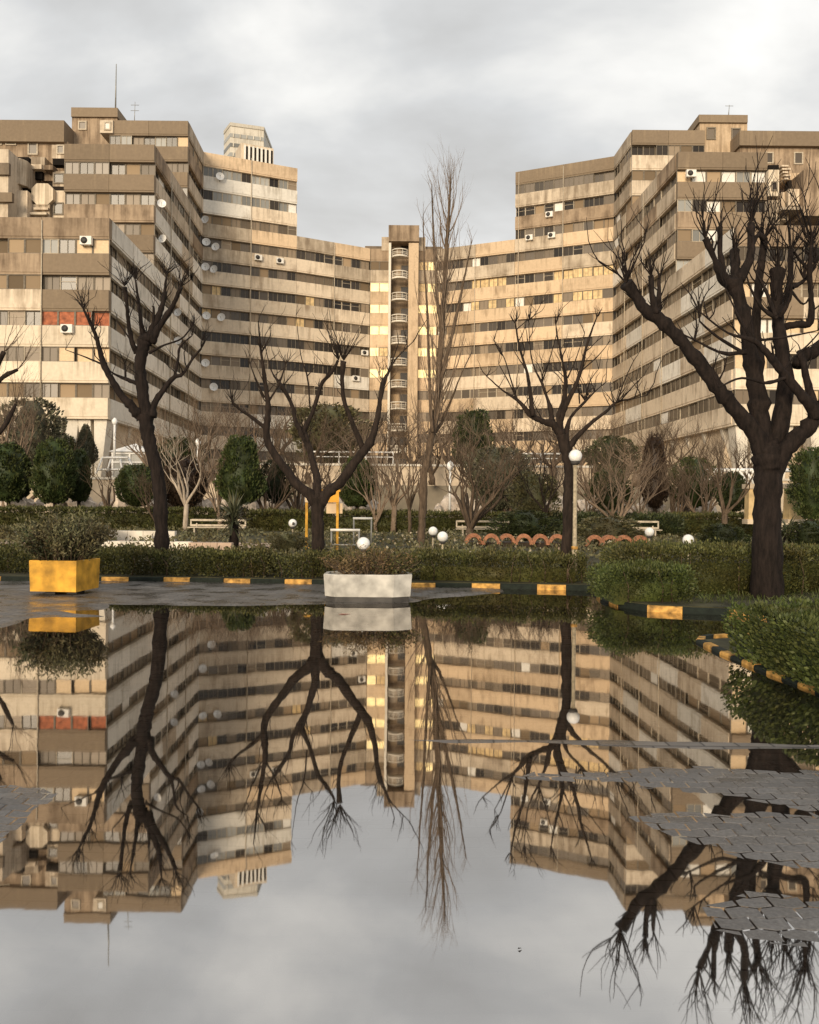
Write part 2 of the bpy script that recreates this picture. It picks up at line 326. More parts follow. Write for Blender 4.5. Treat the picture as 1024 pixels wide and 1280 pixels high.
def inst(name, me, parent, loc, rz=0.0, scale=(1, 1, 1)):
    o = bpy.data.objects.new(name, me); COL.objects.link(o)
    if parent: o.parent = parent; o.location = Vector(loc) - origin(parent)
    else: o.location = loc
    o.rotation_euler = (0, 0, rz); o.scale = scale
    return o
def copy_tree(o, parent=None):
    c = o.copy(); COL.objects.link(c); c.parent = parent
    for ch in o.children: copy_tree(ch, c)
    return c
def leaf_mesh(name, C, size, mat, seed, aspect=0.5, upbias=0.0, core=None, D=None):
    rs = np.random.RandomState(seed); C = np.asarray(C, float); n = len(C)
    a = rs.normal(size=(n, 3)) if D is None else np.asarray(D) + rs.normal(size=(n, 3)) * 0.25
    a[:, 2] += upbias; a /= np.linalg.norm(a, axis=1)[:, None] + 1e-9
    b = rs.normal(size=(n, 3)); b -= a * (a * b).sum(1)[:, None]; b /= np.linalg.norm(b, axis=1)[:, None] + 1e-9
    nn = np.cross(a, b); s = (size * rs.uniform(0.6, 1.3, n))[:, None]
    V = np.stack([C, C + a * s * 0.5 + b * s * aspect * 0.5 + nn * s * 0.08, C + a * s, C + a * s * 0.5 - b * s * aspect * 0.5 + nn * s * 0.08], 1).reshape(-1, 3)
    nv = len(V); cv, cf = (core.v, core.f) if core else ([], [])
    if cv: V = np.concatenate([V, np.array(cv)], 0)
    me = bpy.data.meshes.new(name); me.vertices.add(len(V)); me.vertices.foreach_set('co', V.ravel())
    idx = list(range(n * 4)); tot = [4] * n
    for f in cf: idx += [i + nv for i in f]; tot.append(len(f))
    st = np.concatenate([[0], np.cumsum(tot)[:-1]])
    me.loops.add(len(idx)); me.loops.foreach_set('vertex_index', idx)
    me.polygons.add(len(tot)); me.polygons.foreach_set('loop_start', st.astype(np.int32))
    me.update(calc_edges=True); me.validate(); me.materials.append(MATS[mat])
    return me
def rad(a): return math.radians(a)

# ------------------------------------------------------------------ setting: ground, paving, water
tag(MB().build_at('placeholder', 'earth', (0, 0, 0)) if False else (lambda m: (m.add([(-3500, -300, -0.12), (3500, -300, -0.12), (3500, 5000, -0.12), (-3500, 5000, -0.12)], [(0, 1, 2, 3)]), m.build('ground', 'earth'))[1])(MB()), kind='structure')

def gpoly(pts): return [(lambda p: (p.x, p.y))(G(*q)) for q in pts]
EXPOSED = [
    gpoly([(640, 972), (660, 962), (800, 957), (1100, 966), (1300, 980), (1300, 1020), (1100, 1016), (1024, 1010), (940, 1000), (800, 985), (700, 981)]),
    gpoly([(785, 1020), (850, 1012), (960, 1016), (1050, 1030), (1300, 1060), (1300, 1130), (1024, 1090), (930, 1076), (850, 1050)]),
    gpoly([(886, 1138), (930, 1122), (1024, 1116), (1200, 1125), (1200, 1200), (1024, 1182), (950, 1172), (905, 1158)]),
    gpoly([(-160, 1000), (-60, 985), (30, 986), (58, 993), (48, 1010), (30, 1032), (0, 1052), (-120, 1090)]),
]
STRIP = gpoly([(505, 926), (640, 924), (800, 927), (1040, 930), (1100, 934), (1040, 937), (820, 935), (700, 930), (560, 929)])
BACK = gpoly([(-500, 722), (0, 724), (130, 724), (400, 728), (622, 732), (626, 740), (540, 748), (519, 753), (400, 755), (250, 757), (130, 754), (122, 762), (60, 763), (126, 771), (40, 772), (0, 784), (-120, 800), (-500, 830)])
def sdist(px, py, poly):
    px = np.asarray(px); d = np.full(px.shape, 1e9); ins = np.zeros(px.shape, bool); n = len(poly)
    for i in range(n):
        ax, ay = poly[i]; bx, by = poly[(i + 1) % n]; ex, ey = bx - ax, by - ay
        t = np.clip(((px - ax) * ex + (py - ay) * ey) / (ex * ex + ey * ey), 0, 1)
        d = np.minimum(d, np.hypot(px - ax - t * ex, py - ay - t * ey))
        c = ((ay > py) != (by > py)) & (px < ex * (py - ay) / (ey + 1e-12) + ax); ins ^= c
    return np.where(ins, d, -d)
def nz(x, y):
    return (np.sin(x * 3.1 + y * 1.7) + np.sin(x * 7.3 - y * 5.1 + 1.3) * 0.6 + np.sin(x * 13.7 + y * 11.9 + 0.4) * 0.35 + np.sin(x * 1.1 - y * 2.3 + 2.2) * 0.8) / 2.75
def hgt(x, y, near=True):
    h = np.full(np.shape(x), -0.030)
    for p in EXPOSED: h = np.maximum(h, np.clip(sdist(x, y, p) * 0.024 - 0.0006, -0.03, 0.008))
    h = np.maximum(h, np.clip(sdist(x, y, STRIP) * 0.06 + 0.0005, -0.03, 0.004))
    h = np.maximum(h, np.clip(sdist(x, y, BACK) * 0.02 + 0.001, -0.03, 0.012))
    return h + nz(x, y) * 0.0022
def pavement():
    xs = np.concatenate([np.linspace(-60, -9, 40)[:-1], np.arange(-9, 9.01, 0.075), np.linspace(9, 60, 40)[1:]])
    ys = np.concatenate([np.linspace(-40, 2, 20)[:-1], np.arange(2, 17.6, 0.075)])
    X, Y = np.meshgrid(xs, ys); Z = hgt(X, Y)
    near = np.zeros(X.shape, bool)
    for p in EXPOSED: near |= sdist(X, Y, p) > -0.3
    Z = np.where(near, Z - 0.0075, Z)
    nx, ny = len(xs), len(ys); V = np.stack([X, Y, Z], -1).reshape(-1, 3)
    i = np.arange(nx - 1)[None, :] + nx * np.arange(ny - 1)[:, None]
    Fc = np.stack([i, i + 1, i + 1 + nx, i + nx], -1).reshape(-1, 4)
    me = bpy.data.meshes.new('pavement'); me.vertices.add(len(V)); me.vertices.foreach_set('co', V.ravel())
    me.loops.add(Fc.size); me.loops.foreach_set('vertex_index', Fc.ravel().astype(np.int32)); me.polygons.add(len(Fc))
    me.polygons.foreach_set('loop_start', (np.arange(len(Fc)) * 4).astype(np.int32)); me.update(calc_edges=True); me.validate()
    me.polygons.foreach_set('use_smooth', [True] * len(Fc))
    me.materials.append(MATS['wet_paving'])
    o = bpy.data.objects.new('pavement', me); COL.objects.link(o); tag(o, 'wet grey block paving under and around the puddle', kind='structure')
    # individual paving blocks where they stand out of the water near the viewer
    rng = random.Random(4); W, Hh, zz, g = 0.066, 0.084, 0.016, 0.0026
    def block(par):
        def line(x): return zz if (round(x / W) % 2) else 0.0
        def ring(k, z):
            x0, x1 = -W + g + k, W - g - k; a = par * W
            lo = [(x0, line(-W + a) + g + k), (0, line(a) + g + k), (x1, line(W + a) + g + k)]
            hi = [(x1, Hh + line(W + a) - g - k), (0, Hh + line(a) - g - k), (x0, Hh + line(-W + a) - g - k)]
            return [(x, y - Hh / 2, z) for x, y in lo + hi]
        m = MB(); r = [ring(0.0, -0.05), ring(0.0, -0.004), ring(0.0035, 0.0)]
        m.add(r[0] + r[1] + r[2], [(12, 13, 14, 15, 16, 17)] + [(i, (i + 1) % 6, 6 + (i + 1) % 6, 6 + i) for i in range(6)] + [(6 + i, 6 + (i + 1) % 6, 12 + (i + 1) % 6, 12 + i) for i in range(6)])
        return m.mesh('paving_block', 'paver')
    ms = [block(0), block(1)]; cnt = 0
    for p in EXPOSED:
        x0, x1 = min(q[0] for q in p) - 0.2, max(q[0] for q in p) + 0.2; y0, y1 = min(q[1] for q in p) - 0.2, max(q[1] for q in p) + 0.2
        for j in range(int(y0 / Hh), int(y1 / Hh) + 1):
            par = j % 2
            for k in range(int(x0 / (2 * W)) - 1, int(x1 / (2 * W)) + 2):
                x, y = k * 2 * W + par * W, j * Hh
                if abs(x) > y * 0.62 + 0.1: continue
                s = float(sdist(np.array([x]), np.array([y]), p)[0])
                if s < -0.13: continue
                z = float(hgt(np.array([x]), np.array([y]))[0]) + rng.uniform(-0.0006, 0.0008)
                b = inst('paving_block', ms[par], o, (x, y, z), 0.0)
                e_ = 0.03; hx = hgt(np.array([x + e_, x - e_, x, x]), np.array([y, y, y + e_, y - e_])); b.rotation_euler = (math.atan2(float(hx[2] - hx[3]), 2 * e_) + rng.gauss(0, 0.005), -math.atan2(float(hx[0] - hx[1]), 2 * e_) + rng.gauss(0, 0.005), rng.gauss(0, 0.006)); cnt += 1
    print('paving blocks', cnt)
    return o
PAVE = pavement()
w = MB(); w.add([(-60, -40, 0), (60, -40, 0), (60, 17.5, 0), (-60, 17.5, 0)], [(0, 1, 2, 3)])
tag(w.build('water', 'water'), 'still puddle mirroring the apartment blocks', kind='structure')

# kerb lines ------------------------------------------------------
K1 = [G(*q) for q in [(-700, 722), (0, 727), (125, 727), (200, 727.5), (390, 731), (515, 735), (600, 735.5), (738, 738.5)]]
K2 = [G(*q) for q in [(742, 741), (752, 750), (775, 760), (812, 765), (856, 767), (960, 771), (1300, 785)]]
K3 = [G(*q) for q in [(1000, 794), (900, 795), (876, 797), (868, 802), (900, 818), (960, 843), (1024, 867)]]
e = K3[-1]; K3.append(Vector((e.x + 0.02, 1.2, 0)))
def bed(name, poly, z, mat):
    m = MB(); m.prism(poly, -0.1, z); return tag(m.build(name, mat), kind='structure')
bed('garden_bed', [(p.x, p.y + 0.06) for p in K1] + [(p.x + 0.06, p.y + 0.06) for p in K2] + [(60, 12), (60, 60), (-60, 60), (-60, 17)], 0.10, 'lawn')
bed('planting_bed', [(p.x + 0.06, p.y - 0.04) for p in K3[3:]] + [(9, 1.2), (9, 9.0), (K3[0].x, K3[0].y - 0.06)], 0.03, 'lawn')
def kerb(line, la, lb, start=0.0, hk=0.13, wk=0.15):
    root = MB(); n = 0
    o = empty('kerb', line[0]); tag(o, kind='structure')
    rng = random.Random(int(line[0].x * 10)); pos = []; cum = [0]
    for i in range(len(line) - 1): cum.append(cum[-1] + (line[i + 1] - line[i]).length)
    def at(s):
        for i in range(len(line) - 1):
            if s <= cum[i + 1] or i == len(line) - 2:
                k = (s - cum[i]) / (cum[i + 1] - cum[i]); return line[i].lerp(line[i + 1], k)
    s = -start; k = 0
    while s < cum[-1] - 0.05:
        l = la if k % 2 == 0 else lb; a, b = max(s, 0), min(s + l, cum[-1])
        if b - a > 0.08:
            p, q = at(a), at(b); t = (q - p); L_ = t.length; mid = (p + q) / 2; rz = math.atan2(t.y, t.x)
            if abs(mid.x) < max(mid.y, 2) * 0.75:
                n_ = Vector((-math.sin(rz), math.cos(rz), 0)); c = mid + n_ * wk / 2
                m = MB(); x, y0, y1, z, bv = L_ / 2 - 0.004, -wk / 2, wk / 2, hk + rng.uniform(-0.004, 0.006), 0.016
                prof = [(y0, -0.09), (y1, -0.09), (y1, z), (y0 + bv, z), (y0, z - bv)]
                vs = [(-x, yy, zz) for yy, zz in prof] + [(x, yy, zz) for yy, zz in prof]
                m.add(vs, [(4, 3, 2, 1, 0), (5, 6, 7, 8, 9)] + [(i, (i + 1) % 5, 5 + (i + 1) % 5, 5 + i) for i in range(5)])
                mat = 'kerb_yellow' if k % 2 == 0 else 'kerb_dark'
                ob = inst('kerb_stone', m.mesh('kerb_stone', mat), o, (c.x, c.y, 0), rz + rng.gauss(0, 0.006))
        s += l; k += 1
    return o
# yellow stones begin where the photograph shows them
kerb(K1, 0.52, 0.66, 0.77, 0.09)
kerb(K2, 0.50, 0.62, 0.66, 0.085)
kerb(K3, 0.25, 0.25, 0.05, 0.036, 0.085)

# ------------------------------------------------------------------ apartment buildings
def wall_seg(a, b):
    a, b = Vector(a), Vector(b); t = (b - a); L_ = t.length; t = t / L_; return a, t, Vector((t.y, -t.x)), L_, math.atan2(t.y, t.x)
WT, WB = 23.5, 1.25                     # window head of storey 0, window height; storeys are 3 m
def window_mesh(name, pane, frame, kind=0):
    m = MB(); h = WB
    fw = 0.045
    for x in ((-0.5 + fw / 2), (0.5 - fw / 2)): m.box((x, -0.03, h / 2), (fw, 0.10, h))
    for z in (0.03, h - 0.03): m.box((0, -0.028, z), (1 - 2 * fw, 0.09, 0.06))
    if kind == 0: m.box((0.02, -0.025, h / 2), (0.03, 0.07, h - 0.12))
    if kind == 2: m.box((0, -0.025, h * 0.62), (1 - 2 * fw, 0.06, 0.04))
    g = MB(); g.add([(-0.5, 0.0, 0), (0.5, 0.0, 0), (0.5, 0.0, h), (-0.5, 0.0, h)], [(0, 1, 2, 3)])
    return m.mesh(name, frame), g.mesh('pane', pane)
def put_window(ty, root, loc, rz, scale):
    f, g = WM[ty]; o = inst('window', f, root, loc, rz, scale)
    c = bpy.data.objects.new('pane', g); COL.objects.link(c); c.parent = o
WM = {'dark': window_mesh('window', 'glass_dark', 'frame_grey'), 'darkw': window_mesh('window', 'glass_dark', 'frame_white', 2), 'grey': window_mesh('window', 'glass_grey', 'frame_grey'),
      'greyw': window_mesh('window', 'glass_grey', 'frame_white', 1), 'curt': window_mesh('window', 'curtain', 'frame_grey'), 'curtw': window_mesh('window', 'curtain', 'frame_white', 2), 'infill': window_mesh('window', 'infill', 'frame_grey', 1),
      'blue': window_mesh('window', 'bluegrey', 'frame_white'), 'white': window_mesh('window', 'white_blind', 'frame_grey', 1), 'gold': window_mesh('window', 'gold_reflection', 'frame_white', 1), 'goldp': window_mesh('window', 'goldpatch', 'frame_grey', 0),
      'red': window_mesh('window', 'red_awning', 'frame_grey', 1), 'creamp': window_mesh('window', 'cream_panel', 'frame_grey', 1)}
MIX = ['dark'] * 5 + ['grey'] * 4 + ['curt'] * 3 + ['darkw', 'greyw', 'curtw', 'infill']
BANDMESH = {}
def band_mesh(L_, h, th, mat, lip=True):
    key = (round(L_, 3), round(h, 3), th, mat)
    if key not in BANDMESH:
        x = L_ / 2 - 0.015; prof = [(-th, 0), (-th, 0.16), (-th - 0.05, 0.19), (-th - 0.05, h - 0.03), (-th - 0.02, h), (0.06, h), (0.06, 0)]; n = len(prof)
        vs = [(-x, y, z) for y, z in prof] + [(x, y, z) for y, z in prof]
        m = MB(); m.add(vs, [tuple(range(n - 1, -1, -1)), tuple(range(n, 2 * n))][0:2] and [tuple(range(n)), tuple(range(2 * n - 1, n - 1, -1))] + [(i, n + i, n + (i + 1) % n, (i + 1) % n) for i in range(n)])
        BANDMESH[key] = m.mesh('balcony_band', mat)
    return BANDMESH[key]
def storeys(root, a, b, i0, i1, matf, winf, bay=5.4, ww=1.35, th=0.55, start=0.0, zoff=0.0, base=True, seed=0, piers=True):
    """bands i0-1..i1 (the lowest one under the first window strip) with window strips i0..i1 between them"""
    a, t, n, L_, rz = wall_seg(a, b); a = a + t * start; L_ -= start; rng = random.Random(seed)
    nb = max(1, round(L_ / bay)); bl = L_ / nb
    for i in range(i0 - (1 if base else 0), i1 + 1):
        z = WT + 3 * i + zoff
        for k in range(nb):
            c = a + t * (bl * (k + 0.5)); h = 1.75
            inst('balcony_band', band_mesh(bl, h, th, matf(i, k, nb, rng)), root, (c.x - n.x * th, c.y - n.y * th, z), rz)
    nw = max(1, round(L_ / ww)); wl = L_ / nw
    for i in range(i0, i1 + 1):
        run = 0; dep = 0.42; z = WT + 3 * i - WB + zoff
        for k in range(nw):
            if run == 0: run = rng.choice((2, 3, 4, 5)); dep = rng.choice((0.12, 0.3, 0.42, 0.46)); base_t = rng.choice(MIX)
            run -= 1; ty = winf(i, k, nw, rng)
            if ty is None: ty = base_t if rng.random() < 0.65 else rng.choice(MIX)
            if ty == 'none': continue
            c = a + t * (wl * (k + 0.5)) - n * dep
            put_window(ty, root, (c.x, c.y, z + 0.004), rz, (wl * 0.985, 1, 0.99))
    return nb, bl
def core(root, poly, z0, z1, mat='recess', name='wall'):
    m = MB(); m.prism(poly, z0, z1); return m.build(name, mat, root)
nowin = lambda i, k, n, r: None
XL = lambda y: -25.2 - 1.4 * (y - 70) / 36.8
XR = lambda y: 27.2 - 1.5 * (y - 70.4) / 36.6
TZ = 3.0

def side_mat(light):
    def f(i, k, nb, r):
        if i >= 3: return r.choice(['wornband', 'midbrown', 'wornband'])
        if i >= 0: return r.choice(['wornband', 'greyband', light])
        return light if r.random() < 0.8 else 'greyband'
    return f
def stepped_block(sgn, label):
    Xf = XL if sgn < 0 else XR
    yA, yB, yC, yE = (70.0, 83.7, 98.2, 106.8) if sgn < 0 else (70.4, 84.3, 99.5, 107.0)
    root = empty('apartment_block', (Xf(yA) + sgn * 6, yA + 8, TZ), label, 'building')
    far = Xf(yA) + sgn * 17
    d = 0.6
    def quad(x0, y0, x1, y1):          # counter-clockwise footprint
        return [(min(x0, x1), y0), (max(x0, x1), y0), (max(x0, x1), y1), (min(x0, x1), y1)]
    inn = lambda y: Xf(y) + sgn * d
    def foot(y0, y1, xo):
        p = [(xo, y0 + d), (inn(y0), y0 + d), (inn(y1), y1), (xo, y1)]
        return p if sgn < 0 else p[::-1]
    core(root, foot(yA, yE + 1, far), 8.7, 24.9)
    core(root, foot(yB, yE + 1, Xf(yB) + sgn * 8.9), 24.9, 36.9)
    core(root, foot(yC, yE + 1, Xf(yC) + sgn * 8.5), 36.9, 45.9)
    core(root, foot(yA + 3, yE + 1, far), TZ, 8.7, 'wall_cream')
    # side facade facing the courtyard
    def seg(y0, y1): return ((Xf(y0), y0), (Xf(y1), y1)) if sgn < 0 else ((Xf(y1), y1), (Xf(y0), y0))
    def side(y0, i0, i1, base, sd):
        a, b = seg(y0, yE)
        f = side_mat('greyband' if sgn < 0 else 'tan')
        s0 = 0.6 if sgn < 0 else 0.0
        if sgn > 0: b = (Xf(y0 + 0.6), y0 + 0.6)
        storeys(root, a, b, i0, i1, f, lambda i, k, n, r: 'white' if r.random() < 0.03 else None, bay=6.0, ww=2.6, start=s0, base=base, seed=sd)
    side(yA, -4, 0, True, 11 + sgn); side(yB, 1, 4, False, 21 + sgn); side(yC, 5, 7, False, 31 + sgn)
    # fronts facing the viewer
    def front(y, x1, i0, i1, base, mf, wf, sd, bay=5.6):
        a, b = ((x1, y), (Xf(y), y)) if sgn < 0 else ((Xf(y), y), (x1, y))
        storeys(root, a, b, i0, i1, mf, wf, bay=bay, base=base, zoff=0.003, seed=sd, ww=1.4)
    def amat(i, k, nb, r):
        last = (k >= nb - 1) if sgn < 0 else (k == 0)
        if i >= 0: return 'midbrown'
        if i == -1: return 'brown' if last else 'midbrown'
        if i == -2: return 'brown' if last else 'tan'
        return 'cream'
    def awin(i, k, n, r):
        right = (k >= n - 4) if sgn < 0 else (k < 4)
        if sgn < 0:
            if i == -2 and right: return 'red'
            if i == 0 and right: return ['blue', 'dark', 'creamp', 'creamp'][k - n + 4]
            if i == 0: return 'infill'
            if i == -1: return ['curt', 'darkw', 'curt', 'curt'][k - n + 4] if right else 'infill'
            if i == -3 and right: return ['curt', 'creamp', 'creamp', 'creamp'][k - n + 4]
            if i == -4: return ['grey', 'infill', 'infill', 'curt'][k % 4]
        else:
            if i in (-1, -2): return r.choice(['white', 'creamp', 'white', 'curtw'])
            return r.choice(['creamp', 'curt', 'dark', 'grey', 'dark'])
        return r.choice(['curtw', 'dark', 'curt', 'dark', 'grey'])
    front(yA, far, -4, 0, True, amat, awin, 41 + sgn)
    bx = Xf(yB) + sgn * 9.0
    front(yB, bx, 1, 4, False, lambda i, k, n, r: 'brown' if i != 2 else r.choice(['brown', 'midbrown']),
          lambda i, k, n, r: (['curt', 'infill', 'curt'] + ['dark', 'dark', 'grey', 'infill'])[r.randrange(7)] if sgn < 0 else r.choice(['blue', 'white', 'creamp', 'infill', 'dark', 'dark', 'infill']), 51 + sgn, 4.5)
    cx = Xf(yC) + sgn * (9.2 if sgn < 0 else 8.6)
    front(yC, cx, 5, 7, False, lambda i, k, n, r: 'brown' if (i == 7 or sgn < 0) else 'tan', lambda i, k, n, r: r.choice(['blue', 'dark', 'dark', 'infill', 'curt', 'creamp']), 61 + sgn, 5.0)
    # piers under the overhang
    for q, dx in enumerate((1.2, 3.6, 7.5, 11.5)):
        x = Xf(yA) + sgn * (dx + 0.3); m = MB()
        for e_ in (-1, 1):
            m.add([(x + e_ * 0.15, yA + 0.5, 8.48), (x + e_ * 1.25, yA + 0.5, 8.48), (x + e_ * 0.55, yA + 0.9, TZ), (x + e_ * 0.10, yA + 0.9, TZ),
                   (x + e_ * 0.15, yA + 2.2, 8.48), (x + e_ * 1.25, yA + 2.2, 8.48), (x + e_ * 0.55, yA + 1.9, TZ), (x + e_ * 0.10, yA + 1.9, TZ)],
                  [(0, 1, 2, 3), (5, 4, 7, 6), (4, 0, 3, 7), (1, 5, 6, 2), (0, 4, 5, 1), (3, 2, 6, 7)])
        if dx < 8: m.build('pier', 'pale', root)
    for q in range(7):
        y = yA + 3.4 + q * 4.2; m = MB(); x = Xf(y)
        m.add([(x + sgn * 0.3, y, 8.48), (x + sgn * 2.6, y, 8.48), (x + sgn * 2.6, y, TZ), (x + sgn * 2.0, y, TZ), (x + sgn * 0.3, y + 0.5, 8.48), (x + sgn * 2.6, y + 0.5, 8.48), (x + sgn * 2.6, y + 0.5, TZ), (x + sgn * 2.0, y + 0.5, TZ)],
              [(0, 1, 2, 3), (5, 4, 7, 6), (4, 0, 3, 7), (1, 5, 6, 2), (0, 4, 5, 1), (3, 2, 6, 7)])
        m.build('side_pier', 'pale', root)
    return root
BL = stepped_block(-1, 'stepped concrete apartment block on the left, front bay with red-orange blinds')
BR = stepped_block(1, 'stepped concrete apartment block on the right, partly hidden by the thick pollarded tree')

def rbox(root, name, px0, py0, px1, py1, d, depth, mat, proud=0.0):
    a, b = P(px0, py0, d), P(px1, py1, d); m = MB()
    m.box(((a.x + b.x) / 2, d + depth / 2 - proud, (a.z + b.z) / 2), (abs(b.x - a.x), depth, abs(a.z - b.z))); return m.build(name, mat, root)
def rwin(root, px0, py0, px1, py1, d, pane='glass_grey', frame='frame_white'):
    a, b = P(px0, py0, d), P(px1, py1, d); w_, h_ = abs(b.x - a.x), abs(a.z - b.z); cx_, z0 = (a.x + b.x) / 2, min(a.z, b.z)
    m = MB(); pn = MB(); fw = 0.15
    for x in (-w_ / 2, w_ / 2): m.box((cx_ + x, d - 0.06, z0 + h_ / 2), (fw, 0.16, h_ + fw))
    for z in (0, h_): m.box((cx_, d - 0.058, z0 + z), (w_ - fw, 0.15, fw))
    pn.box((cx_, d - 0.02, z0 + h_ / 2), (w_ - fw, 0.04, h_ - fw)); pn.build('pane', pane, m.build('window', frame, root))
# recessed court and roof houses, left block
def left_details(r):
    d = 100.0
    rbox(r, 'rear_wall', -60, 176, 84, 300, d + 0.6, 8, 'midbrown')
    rbox(r, 'rear_parapet', -60, 149, 80, 177, d, 8.4, 'brown')
    rbox(r, 'roof_house', 90, 145, 146, 215, 103, 8, 'midbrown'); rbox(r, 'roof_house_parapet', 89, 134, 147, 146, 102.7, 8.6, 'brown')
    rwin(r, 99, 152, 108, 162, 103); rwin(r, 8, 169, 20, 181, d + 0.6, 'glass_dark'); rwin(r, 36, 179, 47, 193, d + 0.6); rwin(r, -8, 169, 2, 181, d + 0.6, 'white_blind')
    rbox(r, 'oriel', 65, 181, 82, 198, 98.2, 3, 'tan'); rwin(r, 72, 182, 80, 192, 98.2)
    rbox(r, 'oriel', 125, 150, 141, 166, 97.9, 3, 'tan'); rwin(r, 131, 153, 138, 162, 97.9, 'white_blind')
    rbox(r, 'end_wall', 84, 190, 124, 275, 95.5, 6, 'midbrown')
    # clustered bay units of the light well
    m = MB(); a = P(16, 201, 96); b = P(34, 233, 96); cx_, w_, z0, z1 = (a.x + b.x) / 2, abs(b.x - a.x) / 2, b.z, a.z; c = 0.45
    oct_ = [(cx_ - w_, 96), (cx_ - w_ + c, 95.2), (cx_ + w_ - c, 95.2), (cx_ + w_, 96), (cx_ + w_, 99.5), (cx_ - w_, 99.5)]
    m.prism(oct_, z0, z1); m.build('bay_unit', 'tan', r)
    m = MB(); a = P(36, 226, 95.6); b = P(63, 253, 95.6); x0, x1, z0, z1, c = a.x, b.x, b.z, a.z, 0.6
    poly = [(x0 + c, z0), (x1 - c, z0), (x1, z0 + c), (x1, z1 - c), (x1 - c, z1), (x0 + c, z1), (x0, z1 - c), (x0, z0 + c)]
    m.add([(x, 96.3, z) for x, z in poly] + [(x, 98.6, z) for x, z in poly], [tuple(range(8)), tuple(range(15, 7, -1))] + [(i, 8 + i, 8 + (i + 1) % 8, (i + 1) % 8) for i in range(8)])
    m.build('octagonal_bay', 'cream', r)
    rbox(r, 'bay_unit', 35, 196, 56, 207, 98.6, 3, 'wornband'); rbox(r, 'bay_unit', 52, 212, 66, 226, 98.4, 3, 'midbrown'); rbox(r, 'dark_opening', 61, 228, 66, 268, 97.8, 1, 'shaft'); rbox(r, 'dark_opening', 34, 226, 38, 252, 97.2, 1, 'shaft'); rbox(r, 'bay_sill', 40, 208, 58, 212, 97.6, 1.4, 'cream'); rbox(r, 'dark_opening', 38, 253, 60, 257, 97.2, 1, 'shaft'); rbox(r, 'bay_sill', 42, 259, 60, 262, 96.0, 1, 'tan'); rbox(r, 'bay_sill', 36, 265, 58, 268, 95.8, 1, 'cream')
    rbox(r, 'bay_unit', 17, 238, 34, 275, 95.2, 4, 'tan'); rbox(r, 'bay_unit', -30, 186, 10, 275, 93, 6, 'tan')
    rbox(r, 'bay_sill', -30, 203, 11, 218, 92.6, 0.5, 'recess'); rbox(r, 'bay_sill', -30, 240, 15, 252, 92.5, 0.5, 'brown')
    rbox(r, 'dark_opening', 36, 213, 53, 224, 98, 0.4, 'shaft'); rbox(r, 'dark_opening', 13, 196, 36, 203, 97, 0.6, 'shaft'); rbox(r, 'dark_opening', 14, 233, 34, 239, 96.4, 0.6, 'shaft')
    rbox(r, 'bay_unit', 66, 214, 81, 233, 97.5, 3, 'wornband'); rwin(r, 68, 217, 80, 229, 97.5, 'glass_dark', 'frame_grey')
    rbox(r, 'bay_unit', 66, 238, 81, 275, 97, 3, 'tan'); rwin(r, 68, 254, 79, 268, 97, 'glass_dark', 'frame_grey')
    rbox(r, 'dark_opening', 66, 198, 81, 206, 98.0, 1, 'shaft'); rbox(r, 'dark_opening', 66, 233, 81, 238, 97.6, 1, 'shaft'); rbox(r, 'bay_unit', 36, 255, 62, 275, 96.4, 3, 'wornband')
    rbox(r, 'bay_sill', 36, 205, 52, 211, 97.2, 1.2, 'tan'); rbox(r, 'bay_sill', 55, 206, 66, 212, 97.0, 1.4, 'midbrown')
left_details(BL)
def right_details(r):
    d = 101.0
    rbox(r, 'rear_wall', 925, 182, 1110, 300, d + 0.6, 8, 'midbrown'); rbox(r, 'rear_parapet', 925, 163, 1110, 183, d, 8.6, 'brown')
    rbox(r, 'roof_house', 875, 152, 934, 215, 104, 8, 'ochre'); rbox(r, 'roof_house_parapet', 874, 143, 935, 153, 103.7, 8.6, 'brown')
    rwin(r, 884, 160, 894, 174, 104, 'glass_grey', 'frame_grey'); rwin(r, 915, 161, 925, 174, 104, 'glass_grey', 'frame_grey')
    rwin(r, 957, 191, 966, 204, d + 0.6); rwin(r, 993, 191, 1003, 205, d + 0.6)
    rbox(r, 'bay_unit', 961, 212, 974, 245, 96, 4, 'cream'); rbox(r, 'dark_opening', 961, 206, 974, 212, 97, 2, 'shaft'); rbox(r, 'dark_opening', 962, 245, 971, 249, 97, 2, 'shaft'); rwin(r, 965, 228, 971, 238, 96, 'glass_dark', 'frame_grey')
    rbox(r, 'bay_unit', 977, 240, 986, 275, 97, 4, 'tan'); rbox(r, 'bay_unit', 986, 236, 1003, 257, 96, 4, 'tan'); rbox(r, 'dark_opening', 986, 226, 1004, 236, 98, 1, 'shaft')
    rbox(r, 'bay_unit', 1005, 212, 1060, 270, 95, 5, 'midbrown'); rbox(r, 'bay_unit', 977, 216, 1003, 225, 98, 3, 'ochre'); rbox(r, 'bay_sill', 978, 258, 1003, 262, 95, 3, 'wornband'); rbox(r, 'bay_unit', 960, 250, 975, 280, 96.4, 3, 'wornband')
    for i in range(5): rbox(r, 'bay_sill', 977 + i, 206 + i * 4, 986 + 3 * (i % 2), 208 + i * 4, 97.4, 2, 'tan')
right_details(BR)

